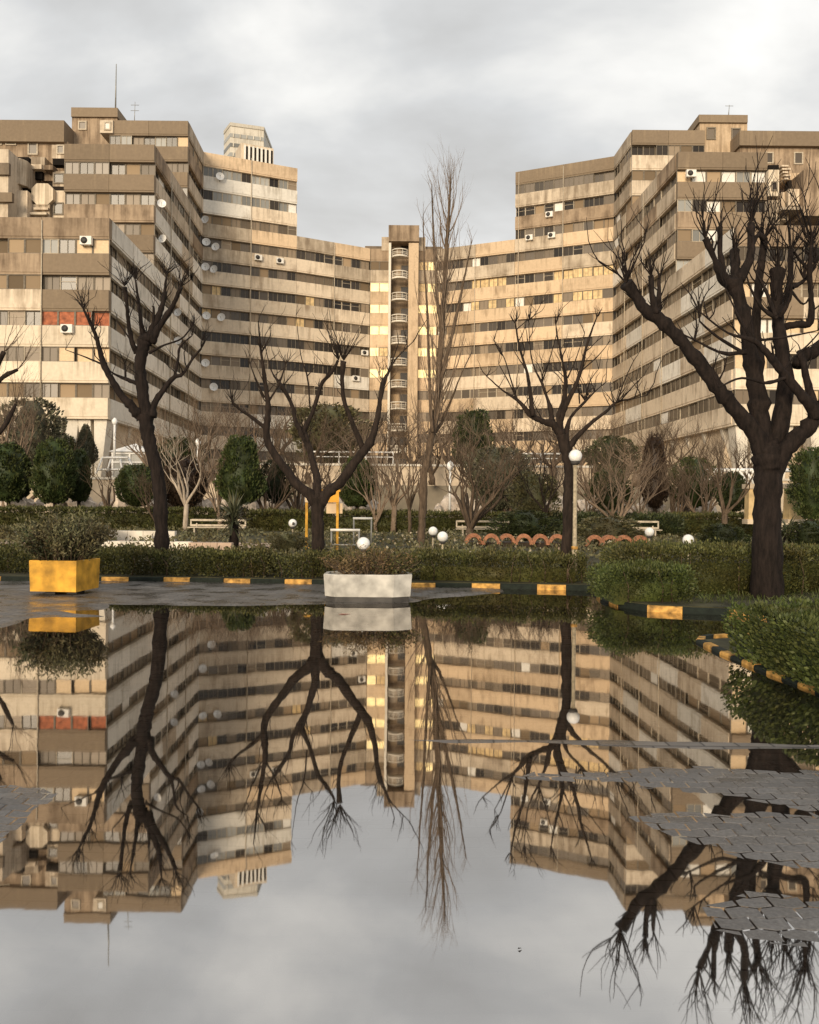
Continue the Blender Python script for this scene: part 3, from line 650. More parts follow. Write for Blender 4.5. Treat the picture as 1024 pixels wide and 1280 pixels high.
# curved main wings
def wing(pts, tops, sgn, label, mf, wf, sd):
    mid = Vector(pts[1]); root = empty('apartment_block', (mid.x, mid.y + 4, TZ), label, 'building')
    for s in range(2):
        a, b = (pts[s], pts[s + 1]); top = tops[s]; A, t, n, L_, rz = wall_seg(a, b)
        storeys(root, a, b, -5, top, mf, wf, bay=5.3, zoff=0.003 * (s + 1) * (1 if sgn < 0 else -1), seed=sd + s, ww=1.28)
        z1 = WT + 3 * top + 1.45; d0, d1 = 0.58, 10
        q = [A - n * d0, A + t * L_ - n * d0, A + t * L_ - n * d1, A - n * d1]
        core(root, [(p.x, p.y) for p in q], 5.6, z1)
        q = [A - n * 1.5, A + t * L_ - n * 1.5, A + t * L_ - n * (d1 - 0.3), A - n * (d1 - 0.3)]
        core(root, [(p.x, p.y) for p in q], 2.5, 5.6, 'wall_cream')
    return root
LP = [(-26.6, 106.8), (-15.3, 111.8), (-5.8, 117.0)]; RP = [(3.6, 117.0), (13.8, 112.4), (25.7, 107.0)]
def lmat(i, k, nb, r):
    if i >= 7: return 'ochre'
    if i == 4: return r.choice(['wornband', 'ochre', 'tan'])
    if i == 3 and r.random() < 0.5: return 'wornband'
    return 'tan' if r.random() < 0.85 else 'greyband'
def lwin(i, k, n, r):
    if i in (6, 7) and r.random() < 0.7: return 'blue'
    if i == 6 and k == n - 1: return 'white'
    if i in (1, 2) and k < 2: return r.choice(['goldp', 'infill'])
    return None
WL = wing(LP, (7, 4), -1, 'curved tan apartment wing left of the balcony tower, hung with satellite dishes', lmat, lwin, 71)
def rmat(i, k, nb, r):
    if i >= 7: return 'brown'
    if i >= 5: return r.choice(['midbrown', 'wornband'])
    if i == 4: return r.choice(['ochre', 'wornband'])
    if i == 3 and k >= 1: return 'wornband'
    return 'ochre' if r.random() < 0.6 else 'tan'
def rwf(i, k, n, r):
    if i in (2, 3) and 3 < k: return r.choice(['goldp', 'goldp', 'curt', 'goldp'])  # gold pane colour stands in for the warm reflection pattern
    if r.random() < 0.04: return 'white'
    return None
WR = wing(RP, (4, 7), 1, 'curved tan apartment wing right of the balcony tower and bare poplar', rmat, rwf, 81)

# central balcony tower with its flanks
def tower():
    d = 115.4; xa, xb = -3.15, 0.95
    root = empty('balcony_tower', (-1.1, 118, TZ), 'tall narrow concrete tower with a column of curved white balconies', 'building')
    z1 = 40.0
    m = MB(); m.box((xa + 0.16, d + 1.0, (z1 + TZ) / 2 - 1.2), (0.32, 2.0, z1 - TZ - 2.4)); m.build('pier', 'pale', root)
    m = MB(); m.box((xb - 0.68, d + 1.0, (z1 + TZ) / 2 - 1.2), (1.36, 2.0, z1 - TZ - 2.4)); m.build('pier', 'ochre', root)
    m = MB(); m.box(((xa + xb) / 2, d + 3.5, z1 - 1.1), (xb - xa + 0.1, 7.2, 2.2)); m.build('cap', 'midbrown', root)
    m = MB(); m.box(((xa + xb) / 2, d + 5.0, (z1 - 2.3 + TZ) / 2), (xb - xa - 0.1, 5.8, z1 - 2.3 - TZ)); m.build('wall', 'midbrown', root)
    for x0, x1 in ((xa - 1.05, xa - 0.01), (xb + 0.01, xb + 0.95)):
        m = MB(); m.box(((x0 + x1) / 2, d + 4.2, 37.9), (x1 - x0, 5.5, 1.9)); m.build('shoulder', 'wornband', root)
    cx_ = (xa + 0.32 + xb - 1.36) / 2; hw = (xb - 1.36 - xa - 0.32) / 2
    def arc(r0, n=10): return [(cx_ + hw * math.sin(q), d + 0.9 - r0 * math.cos(q)) for q in [math.pi * (-0.5 + k / n) for k in range(n + 1)]]
    for i in range(-6, 5):
        z = 23.0 + 3 * i - 0.2 + 0.9
        if z < 5: continue
        m = MB(); m.prism(arc(1.35), z, z + 0.22); b = m.build('balcony', 'pale', root)
        m = MB()
        for h in (0.42, 0.62, 0.98):
            m.tube([(x, y, z + h) for x, y in arc(1.33)], [0.045 if h < 0.9 else 0.085] * 11, 4)
        for x, y in arc(1.33)[::2]: m.box((x, y, z + 0.6), (0.05, 0.05, 0.8))
        m.build('railing', 'pale', b)
        m = MB(); m.box((cx_ - hw * 0.45, d + 2.05, z + 1.35), (hw * 0.95, 0.06, 2.0)); m.build('balcony_door', random.Random(i).choice(['infill', 'curtain', 'glass_grey']), root)
        m = MB(); m.box((cx_ + hw * 0.55, d + 2.05, z + 1.35), (hw * 0.8, 0.06, 2.0)); m.build('balcony_door', 'glass_dark', root)
    # flanking flush bays with panes that glow in place of a golden reflection
    for s, (x0, x1) in ((-1, (-5.75, xa - 0.02)), (1, (xb + 0.02, 3.55))):
        y = 117.0
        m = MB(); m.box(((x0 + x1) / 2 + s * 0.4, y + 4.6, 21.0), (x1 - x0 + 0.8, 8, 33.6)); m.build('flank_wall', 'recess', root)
        for i in range(-6, 5):
            z = WT + 3 * i; L_ = x1 - x0
            inst('balcony_band', band_mesh(L_, 1.75, 0.55, 'midbrown' if i >= 4 else ('ochre' if i < 3 else 'wornband')), root, ((x0 + x1) / 2, y + 0.55, z + 0.001), 0)
            for k in range(2):
                ty = 'curt'
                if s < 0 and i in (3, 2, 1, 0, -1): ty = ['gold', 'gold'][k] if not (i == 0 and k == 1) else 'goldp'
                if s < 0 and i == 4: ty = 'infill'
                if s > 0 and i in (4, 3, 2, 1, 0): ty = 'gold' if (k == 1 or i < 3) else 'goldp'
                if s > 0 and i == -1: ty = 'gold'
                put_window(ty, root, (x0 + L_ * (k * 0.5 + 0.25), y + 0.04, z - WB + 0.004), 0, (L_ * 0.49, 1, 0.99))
    return root
TW = tower()
def pipes():
    for root, a, b, fr, z1 in ((WL, LP[0], LP[1], (0.5,), 46.5), (WL, LP[1], LP[2], (0.5,), 37), (WR, RP[0], RP[1], (0.5,), 37), (WR, RP[1], RP[2], (0.04, 0.5), 46), (BR, (XR(107), 107), (XR(71), 71), (0.15, 0.34, 0.52), 37), (BL, (XL(71), 71), (XL(106), 106), (0.55, 0.8), 36), (BL, (-42, 70), (-25.2, 70), (0.667,), 25)):
        A, t, n, L_, rz = wall_seg(a, b)
        for f in fr:
            p = A + t * (L_ * f) + n * 0.13; m = MB(); z1_ = z1 if root is not BR or f < 0.4 else 25
            m.tube([(p.x, p.y, 9), (p.x, p.y, z1_ * 0.6), (p.x, p.y, z1_)], [0.05] * 3, 6); m.build('drainpipe', 'frame_white', root)
pipes()
def roof_unit():
    A, t, n, L_, rz = wall_seg(LP[0], LP[1]); p = on_plane(318, 195, LP[0], LP[1], -4)
    m = MB(); m.box((p.x, p.y, 47.5), (4.4, 3.4, 3.6), rz); o = m.build('roof_house', 'tan', WL)
    for k in range(7):
        c = Vector((p.x, p.y, 47.75)) + Vector((t.x, t.y, 0)) * (-1.7 + k * 0.56) + Vector((n.x, n.y, 0)) * 1.8
        m = MB(); m.box(c, (0.24, 0.34, 2.5), rz); m.build('louvre', 'white_blind', o)
        c += Vector((t.x, t.y, 0)) * 0.28 - Vector((n.x, n.y, 0)) * 0.085
        m = MB(); m.box(c, (0.30, 0.05, 2.4), rz); m.build('louvre_gap', 'shaft', o)
roof_unit()
def far_tower():
    d = 175.0; a, b = P(275, 153, d), P(328, 160, d); x0, x1 = a.x, b.x; zt = a.z
    root = empty('tower_block', ((x0 + x1) / 2, d, TZ), 'pale distant tower block rising behind the left wing roof', 'building')
    m = MB(); m.prism([(x0, d + 4), (x0 + 2.2, d), (x1, d + 2), (x1, d + 12), (x0, d + 12)], 0, zt - 0.7); m.build('wall', 'farwall', root)
    m = MB(); m.prism([(x0 - 0.1, d + 3.9), (x0 + 2.2, d - 0.2), (x1 + 0.1, d + 1.85), (x1 + 0.1, d + 12.1), (x0 - 0.1, d + 12.1)], zt - 0.7, zt); m.build('parapet', 'farwall', root)
    for k in range(7):
        z = zt - 3.0 - 2.0 * k
        m = MB(); m.prism([(x0 - 0.05, d + 3.95), (x0 + 2.2, d - 0.07), (x1 + 0.05, d + 1.93), (x1, d + 4), (x0 + 1, d + 5)], z, z + 0.8); st = m.build('window_strip', 'bluegrey', root)
        for j in range(5): m = MB(); f = (j + 0.5) / 5; m.box((x0 + 2.2 + (x1 - x0 - 2.2) * f, d - 0.1 + 2.0 * f, z + 0.4), (0.22, 0.25, 0.79)); m.build('mullion', 'farwall', st)
far_tower()

# dishes, air conditioners, masts on the facades ------------------------------
def dish_mesh():
    m = MB(); m.lathe([(0.02, 0.0), (0.25, 0.03), (0.45, 0.11), (0.60, 0.22), (0.62, 0.225), (0.46, 0.09), (0.25, 0.005), (0.02, -0.03)], sides=18, R=Matrix.Rotation(rad(80), 3, 'X'))
    a = MB(); a.tube([(0, 0, -0.35), (0, -0.55, -0.05)], [0.02, 0.02], 5); a.box((0, -0.57, -0.02), (0.1, 0.1, 0.1))
    k = MB(); k.tube([(0, 0.02, 0), (0, 0.18, -0.1), (0, 0.2, -0.7)], [0.035] * 3, 6)
    return m.mesh('dish', 'globe_white'), a.mesh('feed_arm', 'metal_grey'), k.mesh('bracket', 'metal_grey')
DM = dish_mesh()
dishes = [(275, 221, 'M'), (257, 275, 'M'), (258, 303, 'M'), (270, 309, 'M'), (257, 334, 'M'), (268, 337, 'M'), (258, 395, 'M'), (277, 397, 'M'), (202, 255, 'S'), (204, 299, 'S'), (223, 391, 'S'), (223, 426, 'S'), (257, 454, 'M'), (267, 484, 'M')]
dl = ['highest white satellite dish on the left curved wing, just under its roof', 'white satellite dish at the inner corner, topmost of the corner column', 'white satellite dish at the inner corner, left of a close pair on the third band', 'white satellite dish right of its neighbour in the upper close pair', 'white satellite dish left of the lower close pair on the fourth band', 'tilted white satellite dish right of its neighbour in the lower close pair', 'white satellite dish left of the pair in the middle of the left wing', 'white satellite dish right of the pair in the middle of the left wing', 'large white dish high on the grey side facade of the left block', 'small white dish second from top on the grey side facade', 'white dish on the grey side facade beside the bare tree top', 'white dish on the grey side facade behind the bare tree branch', 'white dish low at the inner corner of the left wing', 'lowest white dish on the left wing, above the shrubs']
for (px, py, w_), lb in zip(dishes, dl):
    a, b = (LP[0], LP[1]) if w_ == 'M' else ((XL(70), 70), (XL(106.8), 106.8))
    p = on_plane(px, py, a, b, 0.45); o = empty('satellite_dish', p, lb, 'satellite dish', 'satellite dishes on the left facades')
    o.rotation_euler = (0, 0, rad(random.Random(px + py).uniform(-25, 35))); s = 0.85 if w_ == 'M' else 0.72; o.scale = (s, s, s)
    for nme, me in zip(('dish', 'feed_arm', 'bracket'), DM):
        c = bpy.data.objects.new(nme, me); COL.objects.link(c); c.parent = o
def ac_mesh():
    m = MB(); m.box((0, 0, 0), (0.95, 0.4, 0.7)); g = MB(); g.lathe([(0.0, 0.0), (0.26, 0.0), (0.28, 0.02), (0.0, 0.02)], (-0.12, -0.21, 0), 16, R=Matrix.Rotation(rad(90), 3, 'X'))
    b = MB(); b.box((-0.3, 0.1, -0.4), (0.05, 0.5, 0.06)); b.box((0.3, 0.1, -0.4), (0.05, 0.5, 0.06))
    return m.mesh('casing', 'white_blind'), g.mesh('fan_grille', 'dark_metal'), b.mesh('bracket', 'metal_grey')
AM = ac_mesh()
for px, py, a, b, lb in [(84, 411, (-40, 70), (-25, 70), 'white air conditioner hung under the red-orange blinds'), (323, 322, LP[0], LP[1], 'white air conditioner left of the pair high on the left wing'), (350, 326, LP[0], LP[1], 'white air conditioner right of the pair high on the left wing'),
                         (456, 441, LP[1], LP[2], 'white air conditioner beside the golden windows of the tower'), (445, 473, LP[1], LP[2], 'white air conditioner below the end of the left wing'), (662, 297, RP[1], RP[2], 'white air conditioner left of the pair under the right wing top floors'),
                         (690, 294, RP[1], RP[2], 'white air conditioner right of the pair under the right wing top floors'), (687, 268, RP[1], RP[2], 'single white air conditioner higher on the right wing'), (864, 217, (26, 84.3), (40, 84.3), 'white air conditioner under the parapet of the right block'), (108, 301, (-40, 70), (-25, 70), 'dark-stained air conditioner under the front parapet of the left block')]:
    p = on_plane(px, py, a, b, 0.28); o = empty('air_conditioner', p, lb, 'air conditioner', 'air conditioners on the facades')
    A, t, n, L_, rz = wall_seg(a, b); o.rotation_euler = (0, 0, rz)
    for nme, me in zip(('casing', 'fan_grille', 'bracket'), AM):
        c = bpy.data.objects.new(nme, me); COL.objects.link(c); c.parent = o
def mast(px, y0, y1, d, lb, r=0.05, bars=()):
    a, b = P(px, y0, d), P(px + 1, y1, d); m = MB(); m.tube([a, b], [r, r * 0.5], 6); o = empty('antenna_mast', a, lb, 'antenna'); m.build('pole', 'metal_grey', o)
    for k in bars:
        q = a.lerp(b, k); m = MB(); m.tube([q - Vector((0.5, 0, 0)), q + Vector((0.5, 0, 0))], [0.03, 0.03], 5); m.build('crossbar', 'metal_grey', o)
mast(144.5, 135, 80, 104, 'tall thin antenna mast on the left roof house', 0.10)
mast(168, 155, 127, 102, 'short antenna with crossbars on the left roof', 0.05, (0.6, 0.85))
mast(911, 144, 131, 106, 'short antenna on the right roof house', 0.06, (0.9,))

# ------------------------------------------------------------------ terrace in front of the buildings
m = MB(); m.box((0, 95, 1.2), (130, 74, 3.4)); tag(m.build('terrace', 'terrace'), 'raised terrace the apartment blocks stand on', kind='structure')
def low_wall(x0, x1, y, z0, z1, lb, mat='wall_cream', coping='pale', panel=2.4, cat='wall'):
    o = empty('retaining_wall', ((x0 + x1) / 2, y, z0), lb, cat); n = max(1, round((x1 - x0) / panel)); l = (x1 - x0) / n
    me = MB(); me.box((0, 0, (z1 - z0) / 2), (l - 0.02, 0.4, z1 - z0)); me = me.mesh('wall_panel', mat)
    mc = MB(); mc.box((0, 0, 0.075), (l - 0.01, 0.6, 0.15)); mc = mc.mesh('coping', coping)
    for k in range(n):
        inst('wall_panel', me, o, (x0 + l * (k + 0.5), y, z0)); inst('coping', mc, o, (x0 + l * (k + 0.5), y - 0.02, z1 + 0.002))
    return o
low_wall(-34, -12.5, 57.5, -0.1, 3.1, 'cream retaining wall behind the clipped trees on the left')
low_wall(-12, 13, 60.0, -0.1, 4.3, 'long cream retaining wall with pale coping below the central wing')
low_wall(19, 32, 57.0, -0.1, 3.4, 'cream retaining wall behind the thick tree on the right')
def rail(x0, x1, y, z, lb):
    o = empty('railing', ((x0 + x1) / 2, y, z), lb, 'railing'); m = MB(); m.box(((x0 + x1) / 2, y, z + 0.85), (x1 - x0, 0.08, 0.10)); m.build('top_rail', 'white_paint', o)
    m = MB(); m.box(((x0 + x1) / 2, y, z + 0.5), (x1 - x0, 0.05, 0.06)); m.build('lower_rail', 'white_paint', o); n = int((x1 - x0) / 1.5)
    for k in range(n + 1):
        m = MB(); m.box((x0 + (x1 - x0) * k / n, y + 0.001, z + 0.42), (0.07, 0.07, 0.84)); m.build('post', 'white_paint', o)
rail(-7.0, -1.2, 60.0, 4.45, 'white terrace railing seen left of the poplar'); rail(7.2, 11.5, 60.0, 4.45, 'white terrace railing seen left of the globe lamp tree')
def pedestal(px, y0, y1, d, wpx, lb):
    a, b = P(px, y1, d), P(px, y0, d); w_ = wpx * d / F; o = empty('pedestal', (a.x, d, a.z), lb, 'pillar'); h = b.z - a.z
    m = MB(); m.box((a.x, d, a.z + 0.06 * h), (w_ * 1.25, w_ * 1.25, 0.12 * h)); m.build('base', 'wall_cream', o)
    m = MB(); m.box((a.x, d, a.z + 0.5 * h), (w_, w_, 0.76 * h), taper=0.9); m.build('shaft', 'goldpatch', o)
    m = MB(); m.box((a.x, d, a.z + 0.94 * h), (w_ * 1.3, w_ * 1.3, 0.12 * h)); m.build('capital', 'wall_cream', o)
pedestal(991, 605, 655, 40, 17, 'ochre stone pedestal right of the thick tree trunk')
pedestal(940, 605, 655, 40, 14, 'ochre stone pedestal left of the thick tree trunk')
def stair_rail():
    o = empty('stair_balustrade', P(945, 604, 50), 'white slatted stair balustrade left of the thick tree trunk', 'balustrade')
    for k in range(11):
        a = P(884 + k * 8, 588 + (k % 2) * 0, 50); b = P(884 + k * 8 + 12, 606, 50); m = MB(); m.tube([a, b], [0.09, 0.09], 4); m.build('slat', 'white_paint', o)
    m = MB(); m.tube([P(882, 587.5, 50), P(1010, 588, 50)], [0.12, 0.12], 4); m.build('rail', 'white_paint', o); m = MB(); m.tube([P(892, 607, 50), P(1010, 607, 50)], [0.12, 0.12], 4); m.build('rail', 'white_paint', o)
stair_rail()
def kiosk():
    d = 62.0; a, b = P(141, 582, d), P(184, 553, d); x0, x1 = a.x, b.x; z0, z1 = TZ - 0.1, b.z; y0, y1 = d, d + 2.5; zr = z1 - 0.75
    o = empty('kiosk', ((x0 + x1) / 2, d + 1.2, z0), 'small white framed glass kiosk with a low pyramid roof', 'kiosk')
    for x in (x0, (x0 + x1) / 2, x1):
        for y in (y0, y1):
            m = MB(); m.box((x, y, (z0 + zr) / 2), (0.14, 0.14, zr - z0)); m.build('post', 'white_paint', o)
    for z in (zr - 0.07, (z0 + zr) / 2 + 0.45):
        m = MB()
        m.box(((x0 + x1) / 2, y0 - 0.01, z), (x1 - x0 + 0.2, 0.13, 0.12)); m.box((x0, (y0 + y1) / 2, z + 0.002), (0.13, y1 - y0 - 0.2, 0.12)); m.box((x1, (y0 + y1) / 2, z + 0.002), (0.13, y1 - y0 - 0.2, 0.12)); m.build('rail', 'white_paint', o)
    m = MB(); cx_, cy = (x0 + x1) / 2, (y0 + y1) / 2; e_ = 0.25
    m.add([(x0 - e_, y0 - e_, zr + 0.05), (x1 + e_, y0 - e_, zr + 0.05), (x1 + e_, y1 + e_, zr + 0.05), (x0 - e_, y1 + e_, zr + 0.05), (cx_, cy, z1)], [(0, 1, 4), (1, 2, 4), (2, 3, 4), (3, 0, 4), (3, 2, 1, 0)]); m.build('roof', 'white_paint', o)
    for k in range(2):
        m = MB(); m.box((x0 + (x1 - x0) * (0.25 + 0.5 * k), y0 + 0.03, (z0 + zr) / 2), ((x1 - x0) / 2 - 0.2, 0.02, zr - z0 - 0.2)); m.build('pane', 'bluegrey', o)
    # lean-to frame in front
    o2 = empty('greenhouse_frame', P(142, 600, 60), 'white slanting glazed frame below the kiosk', 'frame')
    for (x, y), (X2, Y2) in [((128, 572), (120, 592)), ((160, 572), (170, 590)), ((128, 572), (160, 572)), ((122, 587), (168, 587)), ((139, 572), (134, 590)), ((150, 572), (153, 590))]:
        m = MB(); m.tube([P(x, y, 60.3), P(X2, Y2, 59.6)], [0.08, 0.08], 4); m.build('bar', 'white_paint', o2)
kiosk()

# ------------------------------------------------------------------ vegetation
def box_points(rs, x0, x1, y0, y1, z0, z1, n, jit):
    """points over the top and four sides of a clipped hedge, uneven outwards"""
    A = [(x1 - x0) * (y1 - y0), (x1 - x0) * (z1 - z0) * 1.3, (x1 - x0) * (z1 - z0) * 0.4, (y1 - y0) * (z1 - z0), (y1 - y0) * (z1 - z0)]
    p = np.array(A) / sum(A); k = rs.choice(5, n, p=p); U = rs.uniform(size=(n, 3))
    X = x0 + (x1 - x0) * U[:, 0]; Y = y0 + (y1 - y0) * U[:, 1]; Z = z0 + (z1 - z0) * U[:, 2]; D = np.zeros((n, 3))
    bump = (np.sin(X * 5.1 + Y * 3) + np.sin(X * 11.3 + Z * 9) * 0.6 + np.sin(Z * 7 + Y * 8)) * 0.03 + rs.normal(size=n) * jit
    Z = np.where(k == 0, z1 + bump, Z); Y = np.where(k == 1, y0 - bump, Y); Y = np.where(k == 2, y1 + bump, Y); X = np.where(k == 3, x0 - bump, X); X = np.where(k == 4, x1 + bump, X)
    D[k == 0, 2] = 1; D[k == 1, 1] = -1; D[k == 2, 1] = 1; D[k == 3, 0] = -1; D[k == 4, 0] = 1; D[:, 2] += 0.5
    return np.stack([X, Y, Z], 1), D
def hedge(x0, x1, y0, y1, z0, z1, size, dens, mat, lb, seed, skew=0.0, jit=0.03, stems=True, gaps=0.0):
    rs = np.random.RandomState(seed); area = (x1 - x0) * (y1 - y0) + (x1 - x0) * (z1 - z0) * 1.7 + (y1 - y0) * (z1 - z0) * 2
    n = int(area * dens); C, D = box_points(rs, x0, x1, y0, y1, z0 + 0.04, z1, n, jit)
    if gaps:
        keep = (np.sin(C[:, 0] * 2.3 + seed) + np.sin(C[:, 0] * 5.9) * 0.7 + rs.normal(size=n) * 0.5) > -1.5 + gaps; C, D = C[keep], D[keep]
    C[:, 1] += skew * C[:, 0]
    o = empty('hedge', ((x0 + x1) / 2, (y0 + y1) / 2 + skew * (x0 + x1) / 2, z0), lb, 'hedge'); off = np.array(o.location)
    V = rs.uniform(size=(n // (2 if not gaps else 1), 3)); V = np.stack([x0 + (x1 - x0) * V[:, 0], y0 + (y1 - y0) * V[:, 1] + skew * (x0 + (x1 - x0) * V[:, 0]), z0 + (z1 - z0) * V[:, 2]], 1)
    C = np.concatenate([C, V]); D = np.concatenate([D, rs.normal(size=V.shape)])
    co = MB(); s = 0.17  # unseen solid core added inside the leaves to block light
    sk = lambda x, y: (x, y + skew * x)
    poly = [sk(x0 + s, y0 + s), sk(x1 - s, y0 + s), sk(x1 - s, y1 - s), sk(x0 + s, y1 - s)]; co.prism(poly, z0 - 0.05, z1 - s - 0.02) if not gaps else None; co.v = [tuple(np.array(v) - off) for v in co.v]
    me = leaf_mesh('foliage', C - off, size, mat, seed, 0.55, 0.2, co, D); f = bpy.data.objects.new('foliage', me); COL.objects.link(f); f.parent = o
    if stems:
        rng = random.Random(seed); m = MB()
        for k in range(int((x1 - x0) * 3)):
            x = rng.uniform(x0, x1); y = y0 + rng.uniform(-0.01, 0.12); m.tube([(x, y + skew * x, z0), (x + rng.gauss(0, 0.04), y + skew * x - 0.03, z0 + (z1 - z0) * 0.5), (x + rng.gauss(0, 0.08), y + skew * x - 0.02, z1 + rng.uniform(-0.1, 0.08))], [0.012, 0.008, 0.004], 4)
        tag(m.build('stems', 'bark_brown', o), kind='stuff')
    return o
sk = (K1[7].y - K1[2].y) / (K1[7].x - K1[2].x)
y_at = lambda x: K1[2].y + sk * (x - K1[2].x)
b0 = K1[2].y - sk * K1[2].x
hedge(-9.5, -2.75, b0 + 0.32, b0 + 1.25, 0.1, 0.52, 0.052, 1500, 'leaf_hedge', 'long loose hedge along the far kerb behind the yellow planter', 3, sk, 0.035, gaps=0.35)
hedge(-2.65, 0.0, b0 + 0.34, b0 + 1.2, 0.1, 0.50, 0.052, 1400, 'leaf_hedge', 'loose thin hedge behind the kerb left of and behind the white planter', 4, sk, 0.05, gaps=0.6)
hedge(0.05, 3.25, b0 + 0.30, b0 + 1.3, 0.1, 0.54, 0.05, 1600, 'leaf_hedge', 'dense hedge behind the kerb between the white planter and the globe lamp', 5, sk, 0.035)
y2 = K2[3].y
hedge(K2[3].x - 0.55, K2[4].x + 0.25, y2 + 0.28, y2 + 1.3, 0.1, 0.56, 0.045, 1900, 'leaf_bright', 'low bright hedge behind the yellow-striped kerb corner', 6, 0.0, 0.03)
hedge(3.45, 6.4, y2 + 1.45, y2 + 2.75, 0.1, 0.80, 0.05, 1600, 'leaf_hedge', 'taller hedge running behind the low hedge to the thick tree', 7, 0.0, 0.035)
hedge(6.5, 9.5, y2 + 1.95, y2 + 3.0, 0.1, 0.78, 0.05, 1600, 'leaf_hedge', 'hedge to the right of the thick tree trunk', 8, 0.0, 0.04)
hedge(3.23, 5.6, 4.0, 8.45, 0.03, 0.52, 0.042, 2600, 'leaf_bright', 'large close hedge on the right behind the striped kerb', 9, 0.0, 0.010, stems=False)
hedge(-26, -8.6, 44, 45.4, 0.1, 1.12, 0.13, 260, 'leaf_hedge', 'clipped far hedge in front of the rounded trees on the left', 10, 0, 0.05, stems=False)
hedge(-8.4, 5.0, 44, 45.4, 0.1, 1.05, 0.13, 260, 'leaf_hedge', 'clipped far hedge behind the yellow frame and metal bars', 11, 0, 0.06, stems=False)
hedge(5.2, 13.0, 40, 42, 0.1, 1.0, 0.14, 220, 'leaf_dark', 'uneven far shrub border behind the terracotta arches', 12, 0, 0.10, stems=False)
hedge(13.2, 24, 42, 43.4, 0.1, 1.1, 0.13, 260, 'leaf_hedge', 'clipped far hedge on either side of the thick tree', 13, 0, 0.05, stems=False)
hedge(-19, -10.8, 30, 30.9, 0.1, 0.55, 0.09, 380, 'leaf_olive', 'low pale border hedge behind the yellow planter shrub', 14, 0, 0.05, stems=False)

def ground_cover():
    rs = np.random.RandomState(5); n = 5000; X = rs.uniform(3.2, 9, n); Y = rs.uniform(12.0, 16.5, n); kk = (Y > 12.15 + np.maximum(0, 4.0 - X) * 1.2)
    o = bpy.data.objects.new('grass', leaf_mesh('grass', np.stack([X, Y, np.full(n, 0.10)], 1)[kk], 0.10, 'leaf_bright', 9, 0.12, 1.6)); COL.objects.link(o); tag(o, 'rough grass between the hedges and the striped kerb corner', 'grass', kind='stuff')
    n = 30000
    X = rs.uniform(-20, 14, n); Y = rs.uniform(17.3, 43, n); k = np.sin(X * 1.3) + np.sin(Y * 0.9 + X) > -0.6; X, Y = X[k], Y[k]
    Z = 0.1 + np.abs(rs.normal(size=len(X))) * 0.11
    o = bpy.data.objects.new('ground_cover', leaf_mesh('ground_cover', np.stack([X, Y, Z], 1), 0.15, 'leaf_olive', 5, 0.5, 0.6)); COL.objects.link(o); tag(o, 'low leafy bedding plants in the garden beds', 'plants', kind='stuff')
    n = 420; X = rs.uniform(-3, 9, n); Y = rs.uniform(20, 36, n); Z = rs.uniform(0.2, 0.4, n)
    o = bpy.data.objects.new('flowers', leaf_mesh('flowers', np.stack([X, Y, Z], 1), 0.09, 'petal', 6, 0.8, 0.5)); COL.objects.link(o); tag(o, 'small white flowers dotted over the garden beds', 'flowers', kind='stuff')
ground_cover()

# clipped trees -------------------------------------------------------
def crown_mesh(kind, seed, mat, n=5200, size=0.17):
    """unit crown, 1 wide, 1 high from z=0, filled near its surface"""
    rs = np.random.RandomState(seed); h = rs.beta(1.3, 1.5, n); q = rs.uniform(0, 2 * np.pi, n)
    if kind == 'egg': pr = lambda t: 0.5 * np.power(np.clip(t * 1.05 + 0.02, 0, 1), 0.42) * np.power(np.clip(1 - t, 0, 1), 0.5) * 1.42
    elif kind == 'cone': pr = lambda t: 0.5 * np.power(np.clip(t * 6, 0, 1), 0.6) * np.power(np.clip(1.02 - t, 0, 1), 0.72)
    elif kind == 'column': pr = lambda t: 0.5 * np.power(np.clip(t * 5, 0, 1), 0.5) * np.power(np.clip(1.0 - t, 0, 1), 0.33)
    else: pr = lambda t: np.sqrt(np.clip(0.25 - (t - 0.5) ** 2, 0, 1))
    lump = 1 + 0.09 * np.sin(q * 3 + h * 7 + seed) + 0.07 * np.sin(q * 5 - h * 11 + seed * 2) + 0.05 * np.sin(q * 9 + h * 23)
    if kind == 'loose': lump = lump + 0.16 * np.sin(q * 2 + h * 5) + 0.12 * np.sin(q * 7 + h * 13 + seed)
    rr = pr(h) * lump * (1 - np.abs(rs.normal(size=n)) * (0.10 if kind != 'loose' else 0.22)) + rs.normal(size=n) * 0.012
    C = np.stack([rr * np.cos(q), rr * np.sin(q), h + rs.normal(size=n) * 0.01], 1)
    if kind != 'cone':                                  # gather the leaves into clumps with thin places between
        nc = 46 if kind != 'loose' else 34; ci = rs.choice(n, nc, replace=False); cen = C[ci] * np.array([1.04, 1.04, 1.0])
        k_ = ((C[:, None, :] - cen[None]) ** 2).sum(2).argmin(1); pull = rs.uniform(0.0, 0.55 if kind == 'loose' else 0.38, n)[:, None]; C = C * (1 - pull) + cen[k_] * pull
        stray = rs.uniform(size=n) < 0.03; C[stray] *= np.array([1.12, 1.12, 1.03])
    D = np.stack([np.cos(q), np.sin(q), np.full(n, 0.6)], 1)
    co = MB(); ts = np.linspace(0.02, 0.96, 9); kk = 0.84 if kind != 'loose' else 0.5; co.lathe([(float(pr(t)) * kk, t) for t in ts], sides=12)  # opaque inner core added to keep light from passing through the crown
    me = leaf_mesh('crown', C, size * 0.32, mat, seed, 0.6, 0.2, co, D); return me
CM = {}
